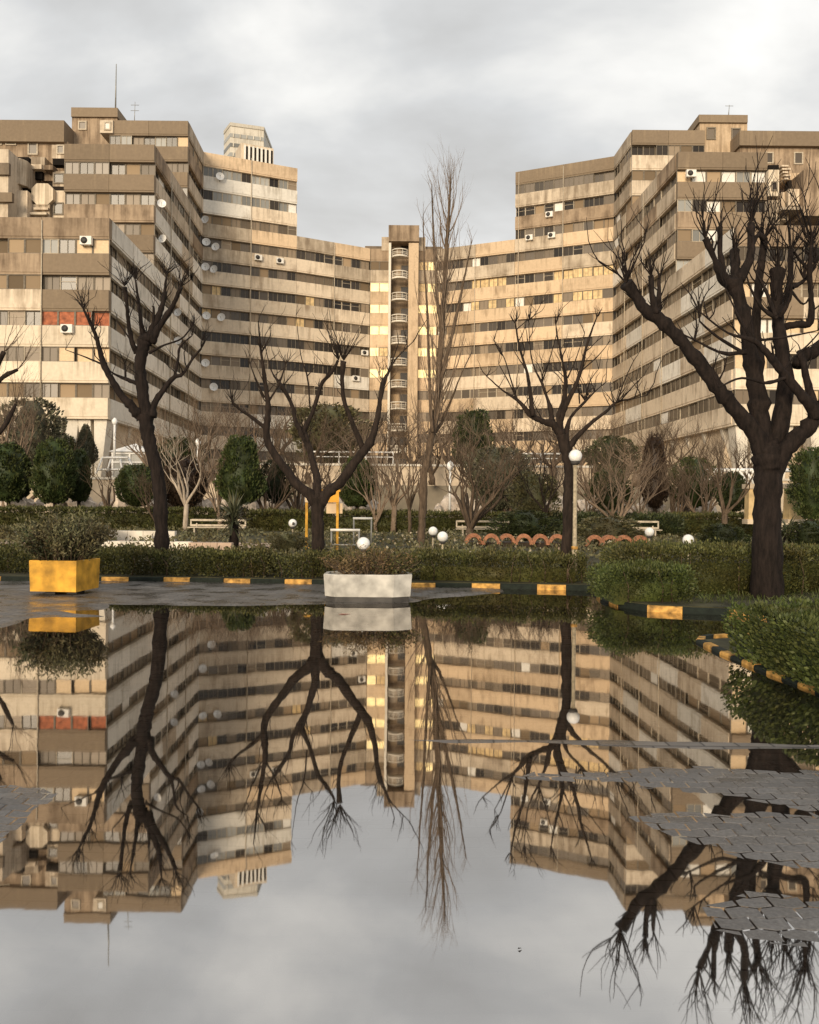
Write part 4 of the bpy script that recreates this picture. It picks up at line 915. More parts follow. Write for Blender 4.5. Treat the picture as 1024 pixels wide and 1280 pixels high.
def clipped(px, ybase, ytop, wpx, d, kind, mat, lb, trunk=0.15, cat='tree', name='clipped_tree', group='clipped evergreens behind the far hedge'):
    key = (kind, mat, px % 2)
    if key not in CM: CM[key] = crown_mesh(kind, 40 + len(CM), mat)
    base, top = P(px, ybase, d), P(px, ytop, d); z0 = 0.1 if d < 56 else TZ
    o = empty(name, (base.x, d, z0), lb, cat, group); h = top.z - base.z; cz = base.z
    c = bpy.data.objects.new('crown', CM[key]); COL.objects.link(c); c.parent = o; c.location = (0, 0, cz - z0); w_ = wpx * d / F; c.scale = (w_, w_, h); c.rotation_euler = (0, 0, (px * 0.37) % 6.28)
    m = MB(); m.tube([(base.x, d, z0 - 0.05), (base.x + 0.05, d, (z0 + cz) / 2), (base.x, d, cz + h * 0.4)], [trunk, trunk * 0.85, trunk * 0.5], 8); m.build('trunk', 'bark_dark', o)
T_ = clipped
T_(10, 628, 555, 68, 48, 'egg', 'leaf_topiary', 'egg-shaped clipped evergreen at the left edge behind the hedge')
T_(68, 630, 549, 62, 47, 'egg', 'leaf_topiary', 'tallest egg-shaped clipped evergreen behind the yellow planter shrub')
T_(98, 628, 563, 38, 49, 'egg', 'leaf_topiary', 'lighter narrow clipped evergreen joined to the right of the tall one')
T_(107, 583, 531, 32, 66, 'cone', 'leaf_greygreen', 'cone-shaped clipped evergreen in front of the white piers')
T_(172, 634, 579, 50, 47, 'round', 'leaf_topiary', 'round clipped evergreen left of the leaning bare tree')
T_(230, 636, 572, 54, 49, 'round', 'leaf_maroon', 'dark maroon rounded shrub right of the leaning bare tree')
T_(300, 632, 544, 62, 44, 'column', 'leaf_topiary', 'broad columnar evergreen behind the spiky yucca')
T_(345, 630, 575, 46, 48, 'loose', 'leaf_dark', 'dark evergreen between the columnar evergreen and the forked bare tree')
T_(446, 634, 572, 54, 47, 'egg', 'leaf_topiary', 'rounded evergreen right of the yellow frame')
T_(412, 580, 505, 96, 64, 'loose', 'leaf_olive', 'loose olive-brown evergreen tree in front of the left wing')
T_(40, 590, 498, 76, 60, 'loose', 'leaf_greygreen', 'grey-green loose tree behind the clipped evergreens on the left')
T_(76, 580, 540, 40, 69, 'loose', 'leaf_dark', 'dark evergreen in the shade under the left block')
T_(624, 640, 558, 84, 45, 'loose', 'leaf_greygreen', 'bushy grey-green evergreen left of the lamp tree')
T_(668, 650, 590, 62, 40, 'loose', 'leaf_olive', 'yellowish green bush just left of the lamp tree')
T_(592, 600, 510, 52, 62, 'loose', 'leaf_dark', 'small dark evergreen top beyond the poplar')
T_(818, 636, 543, 36, 48, 'column', 'leaf_maroon', 'narrow dark cypress left of the bushy green evergreen')
T_(866, 636, 572, 58, 48, 'loose', 'leaf_topiary', 'bushy green evergreen between the cypress and the thick tree')
T_(762, 640, 585, 54, 46, 'loose', 'leaf_dark', 'dark shrub behind the tan twiggy shrub')
T_(915, 640, 590, 44, 45, 'egg', 'leaf_dark', 'dark evergreen just left of the thick trunk')
T_(1014, 650, 560, 56, 38, 'loose', 'leaf_topiary', 'evergreen at the right edge of the garden')
T_(222, 600, 545, 60, 66, 'loose', 'leaf_dark', 'dark evergreen under the side facade of the left block')
T_(765, 600, 545, 60, 66, 'loose', 'leaf_dark', 'dark evergreen under the side facade of the right block')
T_(655, 676, 638, 76, 34, 'loose', 'leaf_dark', 'low green shrub left of the globe lamp post', cat='shrub', name='shrub', group='low shrubs in the garden', trunk=0.03)
T_(760, 690, 645, 84, 30, 'loose', 'leaf_olive', 'low green shrub right of the globe lamp post', cat='shrub', name='shrub', group='low shrubs in the garden', trunk=0.03)
T_(905, 690, 655, 60, 26, 'loose', 'leaf_dark', 'low green shrub left of the thick tree trunk', cat='shrub', name='shrub', group='low shrubs in the garden', trunk=0.03)
T_(1012, 690, 650, 60, 24, 'loose', 'leaf_dark', 'low green shrub by the right edge', cat='shrub', name='shrub', group='low shrubs in the garden', trunk=0.03)
T_(360, 690, 665, 46, 24, 'loose', 'leaf_olive', 'small leafy plant under the white ball lamp', cat='shrub', name='shrub', group='low shrubs in the garden', trunk=0.03)

# bare background trees ------------------------------------------------
def grow(m, p, d, l, r, depth, rng, up, spread, kids):
    n = 4; pts = [p]; rs = [r]; q = p.copy(); dd = d.copy()
    for i in range(n):
        dd = (dd + Vector((rng.gauss(0, 0.16), rng.gauss(0, 0.16), rng.gauss(0, 0.1) + up * 0.12))).normalized(); q = q + dd * (l / n); pts.append(q.copy()); rs.append(r * (1 - 0.42 * (i + 1) / n))
    m.tube(pts, rs, 6 if r > 0.04 else (4 if r > 0.014 else 3), cap=False)
    if depth == 0: return
    for k in range(kids[0] if depth > 1 else kids[1]):
        t = rng.uniform(0.45, 1.0) if k else 1.0; i = min(n - 1, int(t * n)); f = t * n - i; b = pts[i].lerp(pts[min(i + 1, n)], f)
        ax = Vector((rng.gauss(0, 1), rng.gauss(0, 1), rng.gauss(0, 0.4))); nd = (dd + ax.normalized() * spread * rng.uniform(0.5, 1.2) + Vector((0, 0, up * 0.35))).normalized()
        grow(m, b, nd, l * rng.uniform(0.55, 0.82), rs[i] * rng.uniform(0.5, 0.66), depth - 1, rng, up, spread, kids)
def bare_mesh(seed, style):
    rng = random.Random(seed); tr, tw = MB(), MB()
    if style == 'fan': ns, th, kids, up, sp, dp = 8, 0.10, (3, 5), 0.5, 0.5, 3
    elif style == 'pollard': ns, th, kids, up, sp, dp = 5, 0.26, (2, 6), 0.55, 0.75, 3
    elif style == 'wispy': ns, th, kids, up, sp, dp = 6, 0.16, (3, 5), 0.7, 0.55, 4
    else: ns, th, kids, up, sp, dp = 5, 0.24, (3, 4), 0.55, 0.62, 4
    tr.tube([(0, 0, -0.02), (0.01, 0, th * 0.5), (0, 0.01, th)], [0.032, 0.026, 0.026], 8)
    for k in range(ns):
        q = 2 * math.pi * k / ns + rng.uniform(-0.4, 0.4); d = Vector((math.cos(q) * rng.uniform(0.3, 0.8), math.sin(q) * rng.uniform(0.3, 0.8), 1)).normalized()
        grow(tw, Vector((0, 0, th - 0.01)), d, 0.34, 0.018, dp, rng, up, sp, kids)
    zs = sorted(v[2] for v in tw.v)[int(len(tw.v) * 0.985)]; xs = sorted(max(abs(v[0]), abs(v[1])) for v in tw.v)[int(len(tw.v) * 0.93)]
    return tr, tw, zs, xs
BM = {}
def bare(px, ybase, ytop, wpx, d, style, mat, lb, seed=1, z0=None, group='bare winter trees in the garden'):
    key = (style, seed, mat)
    if key not in BM:
        tr, tw, zs, xs = bare_mesh(seed * 13 + 5, style); k = 1.0
        for b in (tr, tw): b.v = [(v[0] / xs * 0.5, v[1] / xs * 0.5, v[2] / zs) for v in b.v]
        BM[key] = (tr.mesh('trunk', mat), tw.mesh('crown', mat))
    a, b = P(px, ybase, d), P(px, ytop, d); zg = (0.1 if d < 56 else TZ) if z0 is None else z0
    o = empty('bare_tree', (a.x, d, zg), lb, 'tree', group); h = b.z - zg; w_ = wpx * d / F
    for nme, me in zip(('trunk', 'crown'), BM[key]):
        c = bpy.data.objects.new(nme, me); COL.objects.link(c); c.parent = o; c.scale = (w_, w_, h); c.rotation_euler = (0, 0, px * 0.7)
bare(250, 640, 488, 120, 50, 'tree', 'bark_tan', 'bare tan tree right of the leaning dark tree', 1)
bare(232, 640, 535, 90, 43, 'pollard', 'bark_pale', 'small bare tree with pale cut-back limbs right of the leaning tree', 2)
bare(135, 642, 575, 56, 45, 'pollard', 'bark_brown', 'small bare tree on a thin red-brown stem before the cream wall', 3)
bare(372, 640, 540, 100, 48, 'fan', 'bark_brown', 'twiggy bare shrub behind the forked dark tree', 1)
bare(425, 640, 530, 80, 52, 'tree', 'bark_brown', 'bare brown tree behind the right limb of the forked tree', 2)
bare(492, 642, 520, 100, 44, 'tree', 'bark_tan', 'bare tan tree just left of the poplar', 3)
bare(512, 640, 540, 60, 36, 'pollard', 'bark_brown', 'bare pollarded tree close to the left of the poplar trunk', 4)
bare(588, 655, 545, 120, 34, 'fan', 'bark_brown', 'fan-shaped bare tree with arching stems right of the poplar', 2)
bare(610, 645, 520, 130, 50, 'wispy', 'bark_tan', 'wispy bare tree behind the fan-shaped one', 1)
bare(683, 650, 540, 76, 38, 'tree', 'bark_dark', 'thin dark bare tree just left of the lamp tree', 4)
bare(770, 650, 560, 124, 40, 'fan', 'bark_tan', 'tan twiggy fan-shaped shrub right of the globe lamp', 3)
bare(905, 655, 535, 90, 38, 'tree', 'bark_brown', 'bare brown tree just left of the thick trunk', 5)
bare(858, 640, 520, 80, 50, 'pollard', 'bark_brown', 'bare knobbly tree under the right block', 5)
bare(6, 640, 470, 100, 50, 'wispy', 'bark_tan', 'pale wispy bare tree at the left edge before the block', 2)
for k, (px, yt, wp, st, mt, w_) in enumerate([(275, 560, 70, 'fan', 'bark_tan', 'left of the columnar evergreen'), (335, 565, 80, 'fan', 'bark_brown', 'before the dark evergreen left of the forked tree'), (412, 570, 70, 'tree', 'bark_tan', 'behind the orange board'), (470, 560, 70, 'fan', 'bark_tan', 'right of the rounded evergreen'), (640, 560, 90, 'fan', 'bark_tan', 'before the bushy grey-green evergreen'), (735, 575, 80, 'fan', 'bark_tan', 'right beside the globe lamp post'), (800, 570, 80, 'tree', 'bark_tan', 'before the narrow cypress'), (845, 575, 70, 'fan', 'bark_brown', 'before the bushy green evergreen'), (880, 570, 80, 'fan', 'bark_tan', 'left of the pedestal'), (195, 575, 60, 'fan', 'bark_brown', 'right of the leaning trunk')]):
    bare(px, 650, yt, wp, 44 + (k % 3), st, mt, 'low bare twiggy shrub ' + w_, 1 + (k + 1) % 4, group='low bare shrubs by the far hedge')
hz = [(30, 520, 120, 'behind the grey-green tree at the far left'), (185, 525, 90, 'behind the leaning tree trunk'), (285, 515, 100, 'left of the forked tree, beyond the columnar evergreen'), (385, 505, 120, 'behind the forked tree centre'), (440, 525, 100, 'behind the right limb of the forked tree'), (515, 515, 90, 'at the foot of the balcony tower'), (540, 530, 100, 'directly behind the poplar trunk'), (605, 520, 120, 'beyond the fan-shaped tree'), (690, 525, 100, 'behind the lamp tree trunk'), (745, 535, 100, 'beyond the globe lamp post'), (795, 540, 90, 'beyond the tan twiggy shrub'), (880, 550, 100, 'beyond the bushy green evergreen'), (930, 545, 90, 'behind the thick trunk'), (1000, 550, 100, 'at the right edge beyond the pedestal')]
for k, (px, yt, wp, w_) in enumerate(hz): bare(px, 610, yt, wp * 1.1, 54 + (k * 5) % 9, ('wispy', 'tree', 'pollard')[k % 3], ('bark_brown', 'bark_tan', 'bark_brown')[k % 3], 'background bare tree ' + w_, 1 + k % 3)
for k, (px, yt, wp) in enumerate([(240, 500, 110), (330, 495, 130), (470, 505, 120), (565, 500, 120), (650, 505, 130), (720, 510, 110), (820, 520, 110)]):
    bare(px, 600, yt, wp, 66 + (k % 3) * 4, 'wispy', ('bark_brown', 'bark_tan')[k % 2], ['hazy bare tree below the inner corner of the left wing', 'hazy bare tree below the middle of the left wing', 'hazy bare tree below the left foot of the balcony tower', 'hazy bare tree just right of the poplar, below the right wing', 'hazy bare tree below the middle of the right wing', 'hazy bare tree below the inner corner of the right wing', 'hazy bare tree below the side facade of the right block'][k], 1 + k % 4)

# big dark trees, traced limb by limb ----------------------------------
def smooth(pts, rs, sub=4, rng=None, jit=0.0):
    n = len(pts); P2, R2 = [], []
    for i in range(n - 1):
        p0, p1, p2, p3 = pts[max(i - 1, 0)], pts[i], pts[i + 1], pts[min(i + 2, n - 1)]
        for k in range(sub):
            t = k / sub; q = 0.5 * ((2 * p1) + (p2 - p0) * t + (2 * p0 - 5 * p1 + 4 * p2 - p3) * t * t + (3 * p1 - p0 - 3 * p2 + p3) * t ** 3)
            r = rs[i] * (1 - t) + rs[i + 1] * t
            if rng and jit and (i or k): q = q + Vector((rng.gauss(0, 1), rng.gauss(0, 1), rng.gauss(0, 1))) * r * jit; r *= 1 + rng.uniform(-0.06, 0.09) + (0.22 if rng.random() < 0.07 else 0)
            P2.append(q); R2.append(r)
    P2.append(pts[-1]); R2.append(rs[-1]); return P2, R2
def shoots(m, p, n, l, r, rng, spread=0.5, lean=Vector((0, 0, 0)), wav=0.12):
    for k in range(n):
        d = (Vector((rng.gauss(0, spread), rng.gauss(0, spread), 1.0)) + lean).normalized(); q = p.copy(); pts = [q.copy()]; ll = l * rng.uniform(0.45, 1.15); ns = 7
        for i in range(ns):
            d = (d + Vector((rng.gauss(0, wav), rng.gauss(0, wav), 0.06))).normalized(); q = q + d * ll / ns; pts.append(q.copy())
        rr = r * rng.uniform(0.6, 1.1); m.tube(pts, [rr * (1 - 0.75 * i / ns) for i in range(ns + 1)], 4, cap=False)
        for _ in range(rng.choice((0, 1, 2))):
            i = rng.randrange(2, 6); d2 = (d + Vector((rng.gauss(0, 0.6), rng.gauss(0, 0.6), 0.2))).normalized(); m.tube([pts[i], pts[i] + d2 * ll * 0.2, pts[i] + d2 * ll * 0.36 + Vector((0, 0, ll * 0.06))], [rr * 0.5, rr * 0.35, rr * 0.15], 3, cap=False)
def traced(name, lb, org, sc, d, trunk, limbs, tufts, mat, seed, rtw=0.0105, depth=0.8, thin=0.93):
    rng = random.Random(seed); to = lambda zx, zy, off: P(org[0] + zx * sc, org[1] + zy * sc, d + off)
    bx = to(trunk[0][0], trunk[0][1], 0); o = empty(name, (bx.x, d, 0.05), lb, 'tree', 'dark bare pollarded trees'); px = sc * d / F
    pts = [to(x, y, 0) for x, y, r in trunk]; pts[0].z = 0.0
    P2, R2 = smooth(pts, [r * px for x, y, r in trunk], 6, rng, 0.05); R2[0] *= 1.16; R2[1] *= 1.07
    m = MB(); m.tube(P2, R2, 16, rng=rng, bump=0.05); m.build('trunk', mat, o)
    tw = MB(); ends = {}
    for li, (off0, off1, pl) in enumerate(limbs):
        n = len(pl); pts = [to(x, y, (off0 + (off1 - off0) * (i / (n - 1))) * depth) for i, (x, y, r) in enumerate(pl)]; rs = [max(r * px * (thin - 0.20 * i / (n - 1)), 0.004) for i, (x, y, r) in enumerate(pl)]
        rs[-1] *= 1.35 if rs[-1] > 0.03 else 1.0
        P2, R2 = smooth(pts, rs, 5, rng, 0.07); big = max(rs) > 0.045
        if big:
            m = MB(); m.tube(P2, R2, 12, rng=rng, bump=0.07); m.build('branch', mat, o)
            for k in range(int(len(P2) * 0.35)):
                i = rng.randrange(len(P2) // 3, len(P2)); 
                if rng.random() < 0.75:
                    out_ = Vector((rng.gauss(0, 1), rng.gauss(0, 1), 0.35)).normalized() * 0.8
                    shoots(tw, P2[i], 1, rng.uniform(0.3, 0.95), rtw * rng.uniform(0.8, 1.5), rng, 0.5, out_, 0.2)
        else: tw.tube(P2, R2, 5, cap=False); shoots(tw, P2[-1], 2, 0.4, rtw * 0.8, rng, 0.4)
    for (x, y, off, n, l, spread, lx) in tufts: shoots(tw, to(x, y, off * depth), int(n * 1.9) + 1, l * px, rtw, rng, spread, Vector((lx, 0, 0)), 0.2)
    tag(tw.build('twigs', mat, o), kind='stuff'); return o
traced('pollarded_tree', 'leaning dark bare tree with a knobbly crown in front of the left block', (80, 320), 0.1953, 17.0,
    [(628, 2085, 42), (622, 1700, 40), (600, 1400, 40), (560, 1250, 40), (535, 1120, 42), (520, 1010, 50)],
    [(0, -.6, [(500, 1040, 40), (455, 985, 34), (400, 930, 28), (330, 830, 25), (260, 710, 24), (230, 600, 18), (200, 500, 15), (150, 390, 12), (125, 340, 8)]),
     (0, .1, [(530, 1060, 44), (510, 900, 42), (490, 770, 42), (490, 660, 44), (510, 570, 52), (530, 525, 48)]),
     (.0, .3, [(560, 1030, 34), (575, 960, 22), (620, 880, 20), (700, 780, 17), (760, 755, 12), (830, 650, 10), (880, 590, 8)]),
     (.1, .4, [(540, 550, 34), (575, 460, 26), (610, 370, 22), (640, 280, 18), (650, 180, 10), (660, 110, 6)]),
     (.1, -.4, [(560, 550, 30), (610, 450, 22), (680, 350, 20), (720, 270, 16), (748, 200, 14)]),
     (.1, .6, [(505, 540, 22), (495, 430, 16), (475, 290, 10), (462, 180, 8), (455, 145, 5)]),
     (.1, -.5, [(470, 620, 26), (440, 560, 18), (412, 430, 15), (402, 300, 13), (388, 200, 16)]),
     (.2, .5, [(705, 785, 11), (730, 660, 9), (745, 580, 9), (820, 510, 5)]),
     (.0, -.3, [(545, 620, 12), (640, 570, 8), (750, 530, 7), (820, 450, 4)]),
     (.0, .4, [(470, 815, 16), (390, 785, 13), (300, 740, 7), (200, 640, 4)]), (.2, .5, [(395, 785, 9), (390, 690, 5)]),
     (-.2, -.5, [(240, 690, 8), (120, 640, 5), (10, 600, 3)]), (.1, .2, [(570, 450, 12), (575, 350, 10), (570, 320, 8)]), (.3, .6, [(440, 560, 8), (380, 470, 6), (340, 420, 4)])],
    [(125, 340, -.6, 6, 230, .4, -.2), (388, 190, -.5, 7, 200, .45, 0), (455, 150, .6, 4, 150, .4, 0), (655, 120, .4, 7, 190, .4, .1), (748, 195, -.4, 7, 190, .4, .2), (640, 280, .4, 4, 200, .4, 0), (880, 590, .3, 6, 190, .4, .2), (820, 510, .5, 4, 130, .4, .2), (820, 450, -.3, 4, 120, .4, .3), (530, 510, .1, 8, 230, .35, 0), (200, 500, -.5, 3, 220, .4, -.2)],
    'bark_black', 1)
traced('pollarded_tree', 'dark bare tree forking low into three limbs, behind the white planter', (280, 380), 0.2344, 16.5,
    [(500, 1495, 34), (502, 1280, 31), (500, 1120, 32), (500, 1030, 40)],
    [(0, -.5, [(490, 1060, 34), (450, 1010, 30), (390, 960, 27), (320, 870, 24), (240, 750, 22), (228, 650, 19), (236, 560, 17), (230, 480, 15), (215, 380, 14), (200, 270, 8), (190, 170, 6), (183, 90, 3)]),
     (0, .5, [(500, 1050, 30), (498, 960, 26), (485, 880, 23), (450, 760, 21), (420, 680, 24)]),
     (0, .2, [(515, 1060, 34), (550, 1010, 32), (620, 950, 29), (700, 840, 28), (780, 740, 24), (820, 600, 17), (835, 500, 15), (850, 425, 18), (880, 360, 8), (920, 290, 5), (1010, 200, 3)]),
     (-.2, -.6, [(215, 655, 12), (150, 605, 11), (90, 565, 8), (45, 525, 11)]), (-.3, -.1, [(236, 520, 7), (270, 470, 6), (300, 410, 6), (330, 320, 4)]), (-.3, -.6, [(215, 500, 7), (170, 400, 5), (140, 320, 3)]), (-.4, -.2, [(205, 250, 5), (250, 165, 3)]),
     (.5, .8, [(415, 680, 16), (380, 620, 12), (365, 540, 12), (310, 440, 14), (260, 370, 5), (230, 270, 3), (215, 190, 3)]), (.5, .3, [(425, 680, 18), (480, 560, 12), (520, 430, 13), (570, 370, 12), (610, 300, 10)]),
     (.1, -.3, [(740, 770, 18), (680, 620, 14), (640, 510, 13), (630, 400, 14), (640, 305, 16)]), (.5, .7, [(460, 560, 5), (455, 490, 5), (445, 390, 6), (410, 270, 3), (385, 60, 2)]), (.6, .7, [(445, 385, 4), (490, 330, 2)]),
     (.3, .5, [(850, 425, 7), (900, 300, 4), (930, 210, 3)])],
    [(45, 525, -.6, 5, 190, .5, -.1), (200, 270, -.5, 3, 200, .35, 0), (330, 320, -.1, 3, 110, .4, .1), (640, 300, -.3, 10, 270, .38, .15), (612, 298, .3, 6, 260, .35, -.25), (850, 420, .2, 3, 200, .3, .3), (310, 440, .8, 2, 150, .4, .3), (140, 320, -.6, 2, 100, .4, -.1), (420, 680, .5, 2, 150, .5, 0)],
    'bark_dark', 2)
traced('pollarded_tree', 'dark bare tree with many upright limbs beside the globe lamp post', (600, 380), 0.2148, 16.0,
    [(500, 1665, 34), (505, 1400, 30), (516, 1150, 28), (516, 960, 27), (500, 850, 30), (480, 760, 36)],
    [(0, -.4, [(470, 760, 28), (430, 705, 22), (380, 685, 19), (300, 650, 20), (220, 560, 12), (130, 500, 6), (40, 420, 4)]), (-.3, -.6, [(310, 650, 16), (290, 500, 13), (275, 400, 10), (230, 250, 8), (205, 100, 4)]), (-.3, 0, [(215, 550, 7), (180, 440, 5), (140, 310, 4), (80, 210, 3)]), (-.2, -.4, [(205, 530, 5), (160, 440, 4), (110, 350, 3)]),
     (0, .5, [(450, 740, 20), (420, 680, 17), (415, 630, 16), (390, 540, 10), (360, 460, 9), (310, 350, 5), (290, 230, 4), (285, 70, 2)]), (.4, .7, [(360, 460, 6), (400, 340, 4), (440, 200, 3)]),
     (0, .1, [(475, 760, 26), (462, 660, 22), (490, 560, 18), (500, 450, 14), (480, 330, 7), (450, 180, 6), (442, 110, 3)]), (0, -.5, [(470, 680, 18), (500, 590, 16), (550, 490, 14), (590, 380, 12), (620, 250, 9), (660, 130, 6), (690, 60, 4)]), (.1, .3, [(510, 430, 6), (555, 330, 4), (610, 170, 3)]),
     (.1, .6, [(500, 760, 18), (530, 660, 10), (610, 570, 10), (680, 500, 4), (740, 450, 2)]), (.5, .8, [(610, 560, 6), (640, 450, 4), (690, 380, 2)]), (.3, .1, [(580, 580, 5), (575, 480, 4), (570, 400, 2)]),
     (0, -.3, [(515, 840, 24), (560, 780, 18), (650, 690, 13), (730, 630, 10), (800, 570, 9), (900, 550, 4), (980, 530, 2)]), (-.3, -.5, [(800, 570, 6), (840, 450, 4), (895, 330, 3)]), (-.3, 0, [(820, 560, 5), (900, 470, 4), (960, 410, 2)]), (-.4, -.7, [(590, 390, 5), (680, 310, 4), (740, 240, 2)])],
    [(205, 110, -.6, 3, 120, .4, 0), (130, 300, 0, 3, 130, .4, -.2), (285, 80, .5, 2, 80, .3, 0), (442, 120, .1, 3, 100, .4, 0), (500, 440, .1, 4, 260, .4, 0), (690, 70, -.5, 2, 60, .3, .2), (610, 560, .6, 5, 220, .4, .2), (800, 570, -.3, 4, 200, .4, .4), (360, 460, .5, 3, 240, .4, 0), (40, 420, -.4, 2, 100, .5, -.3)],
    'bark_dark', 3)
traced('pollarded_tree', 'thick black pollarded tree with sawn stubs on the right', (720, 220), 0.2969, 13.2,
    [(806, 1790, 68), (806, 1500, 55), (812, 1300, 53), (808, 1200, 57), (800, 1120, 48)],
    [(0, -.4, [(800, 1260, 44), (765, 1110, 46), (705, 1020, 42), (650, 960, 38), (590, 880, 37), (500, 760, 36), (420, 670, 34), (345, 600, 40), (290, 560, 36), (250, 500, 30), (212, 452, 33)]),
     (-.35, -.4, [(335, 580, 20), (322, 500, 16), (315, 418, 13)]), (-.3, -.15, [(345, 570, 15), (350, 500, 12), (350, 430, 10)]),
     (0, .2, [(805, 1260, 50), (785, 1080, 54), (765, 930, 48), (745, 790, 44), (720, 650, 38), (690, 520, 38), (668, 440, 42)]),
     (.2, .0, [(670, 460, 34), (620, 430, 32), (585, 350, 15), (545, 262, 17)]), (.2, .2, [(625, 430, 18), (608, 320, 14), (607, 214, 13)]), (.2, .5, [(675, 450, 28), (672, 380, 25), (668, 316, 25)]), (.2, .4, [(690, 440, 26), (735, 340, 22), (738, 260, 20), (738, 202, 19)]), (.4, .5, [(738, 300, 14), (765, 250, 12), (795, 262, 16)]),
     (.3, .7, [(770, 900, 26), (765, 700, 24), (766, 500, 22), (780, 380, 24), (795, 262, 17)]),
     (0, .5, [(815, 1260, 46), (855, 1060, 48), (885, 890, 42), (872, 750, 38), (850, 600, 36), (845, 480, 36), (850, 395, 38)]), (.5, .2, [(860, 640, 20), (930, 625, 18), (985, 615, 20), (990, 500, 15), (985, 395, 17), (992, 290, 12)]), (.5, .8, [(870, 560, 20), (900, 460, 16), (905, 310, 14)]), (.3, .1, [(985, 400, 10), (940, 350, 8), (920, 320, 8)]), (.3, .5, [(910, 470, 14), (960, 440, 10), (1010, 380, 9)]),
     (0, -.5, [(820, 1290, 42), (870, 1170, 44), (935, 1095, 44), (1010, 1020, 42), (1080, 900, 40), (1130, 780, 36), (1150, 600, 34)]), (-.3, -.7, [(1020, 1010, 36), (960, 935, 26), (870, 825, 21), (800, 740, 18), (740, 690, 13), (640, 660, 6), (520, 570, 5)]),
     (-.2, .2, [(1010, 1010, 28), (985, 900, 22), (960, 800, 18), (945, 740, 16)]), (.2, .4, [(930, 800, 28), (960, 760, 32), (1010, 735, 36), (1090, 660, 36), (1150, 540, 32)]),
     (-.5, -.8, [(880, 850, 10), (800, 870, 9), (700, 850, 7), (600, 890, 5)]), (-.4, -.2, [(720, 740, 14), (620, 745, 8), (500, 690, 6), (340, 610, 5)]), (-.5, -.3, [(740, 690, 8), (680, 580, 6), (630, 470, 4)]), (-.4, 0, [(700, 740, 10), (600, 680, 8), (520, 610, 6)]),
     (0, .3, [(850, 600, 14), (790, 560, 10), (740, 480, 7), (720, 420, 5)]), (.0, .2, [(840, 590, 12), (800, 480, 9), (750, 390, 6)]), (.1, -.2, [(860, 590, 14), (900, 520, 10), (910, 450, 6)]), (-.2, -.6, [(780, 690, 7), (900, 675, 6), (1020, 650, 4)]), (.3, .3, [(900, 470, 8), (960, 540, 6), (1000, 470, 5)])],
    [(212, 448, -.4, 7, 300, .45, -.25), (315, 416, -.4, 3, 160, .25, 0), (350, 430, -.2, 3, 150, .3, .1), (545, 262, 0, 5, 330, .3, -.1), (607, 214, .2, 2, 150, .3, 0), (668, 316, .5, 4, 260, .3, 0), (738, 202, .4, 7, 330, .3, .05), (795, 262, .6, 6, 260, .35, .15), (850, 395, .5, 6, 330, .35, 0), (992, 290, .2, 7, 330, .3, .0), (905, 310, .8, 6, 330, .3, 0), (1150, 600, -.5, 8, 400, .4, 0), (1150, 540, .4, 8, 420, .4, 0), (1010, 380, .5, 4, 250, .4, 0), (520, 570, -.7, 3, 180, .4, -.3), (630, 470, -.3, 3, 120, .4, -.2), (840, 600, .5, 6, 260, .5, 0), (500, 690, -.3, 2, 150, .4, -.3), (960, 430, .3, 5, 260, .4, 0)],
    'bark_black', 4, rtw=0.0155, depth=1.0, thin=0.84)
def left_tree():
    rng = random.Random(9); d = 20.0; b = P(-60, 700, d)
    o = empty('pollarded_tree', (b.x, d, 0.05), 'bare tree whose branch tips reach in at the left edge', 'tree', 'dark bare pollarded trees')
    m = MB(); pts = [Vector((b.x, d, 0)), P(-58, 640, d), P(-55, 580, d)]; P2, R2 = smooth(pts, [0.17, 0.15, 0.15], 5, rng, 0.05); m.tube(P2, R2, 10); m.build('trunk', 'bark_dark', o); tw = MB()
    for off, pl in [(-.4, [(-55, 585, 7), (-30, 520, 5), (-8, 465, 4), (5, 440, 3)]), (.3, [(-55, 585, 6), (-30, 560, 4), (0, 540, 3), (20, 505, 2)]), (0, [(-55, 590, 8), (-70, 500, 6), (-60, 430, 5)]), (-.2, [(-40, 540, 4), (-5, 480, 3), (22, 462, 2)])]:
        P2, R2 = smooth([P(x, y, d + off * k / len(pl)) for k, (x, y, r) in enumerate(pl)], [r * d / F for x, y, r in pl], 4, rng, 0.1); m = MB(); m.tube(P2, R2, 7); m.build('branch', 'bark_dark', o); shoots(tw, P2[-1], 6, 1.2, 0.010, rng, 0.5, Vector((0.4, 0, 0))); shoots(tw, P2[len(P2) // 2], 3, 0.9, 0.008, rng, 0.5, Vector((0.5, 0, 0)))
    tag(tw.build('twigs', 'bark_brown', o), kind='stuff')
left_tree()
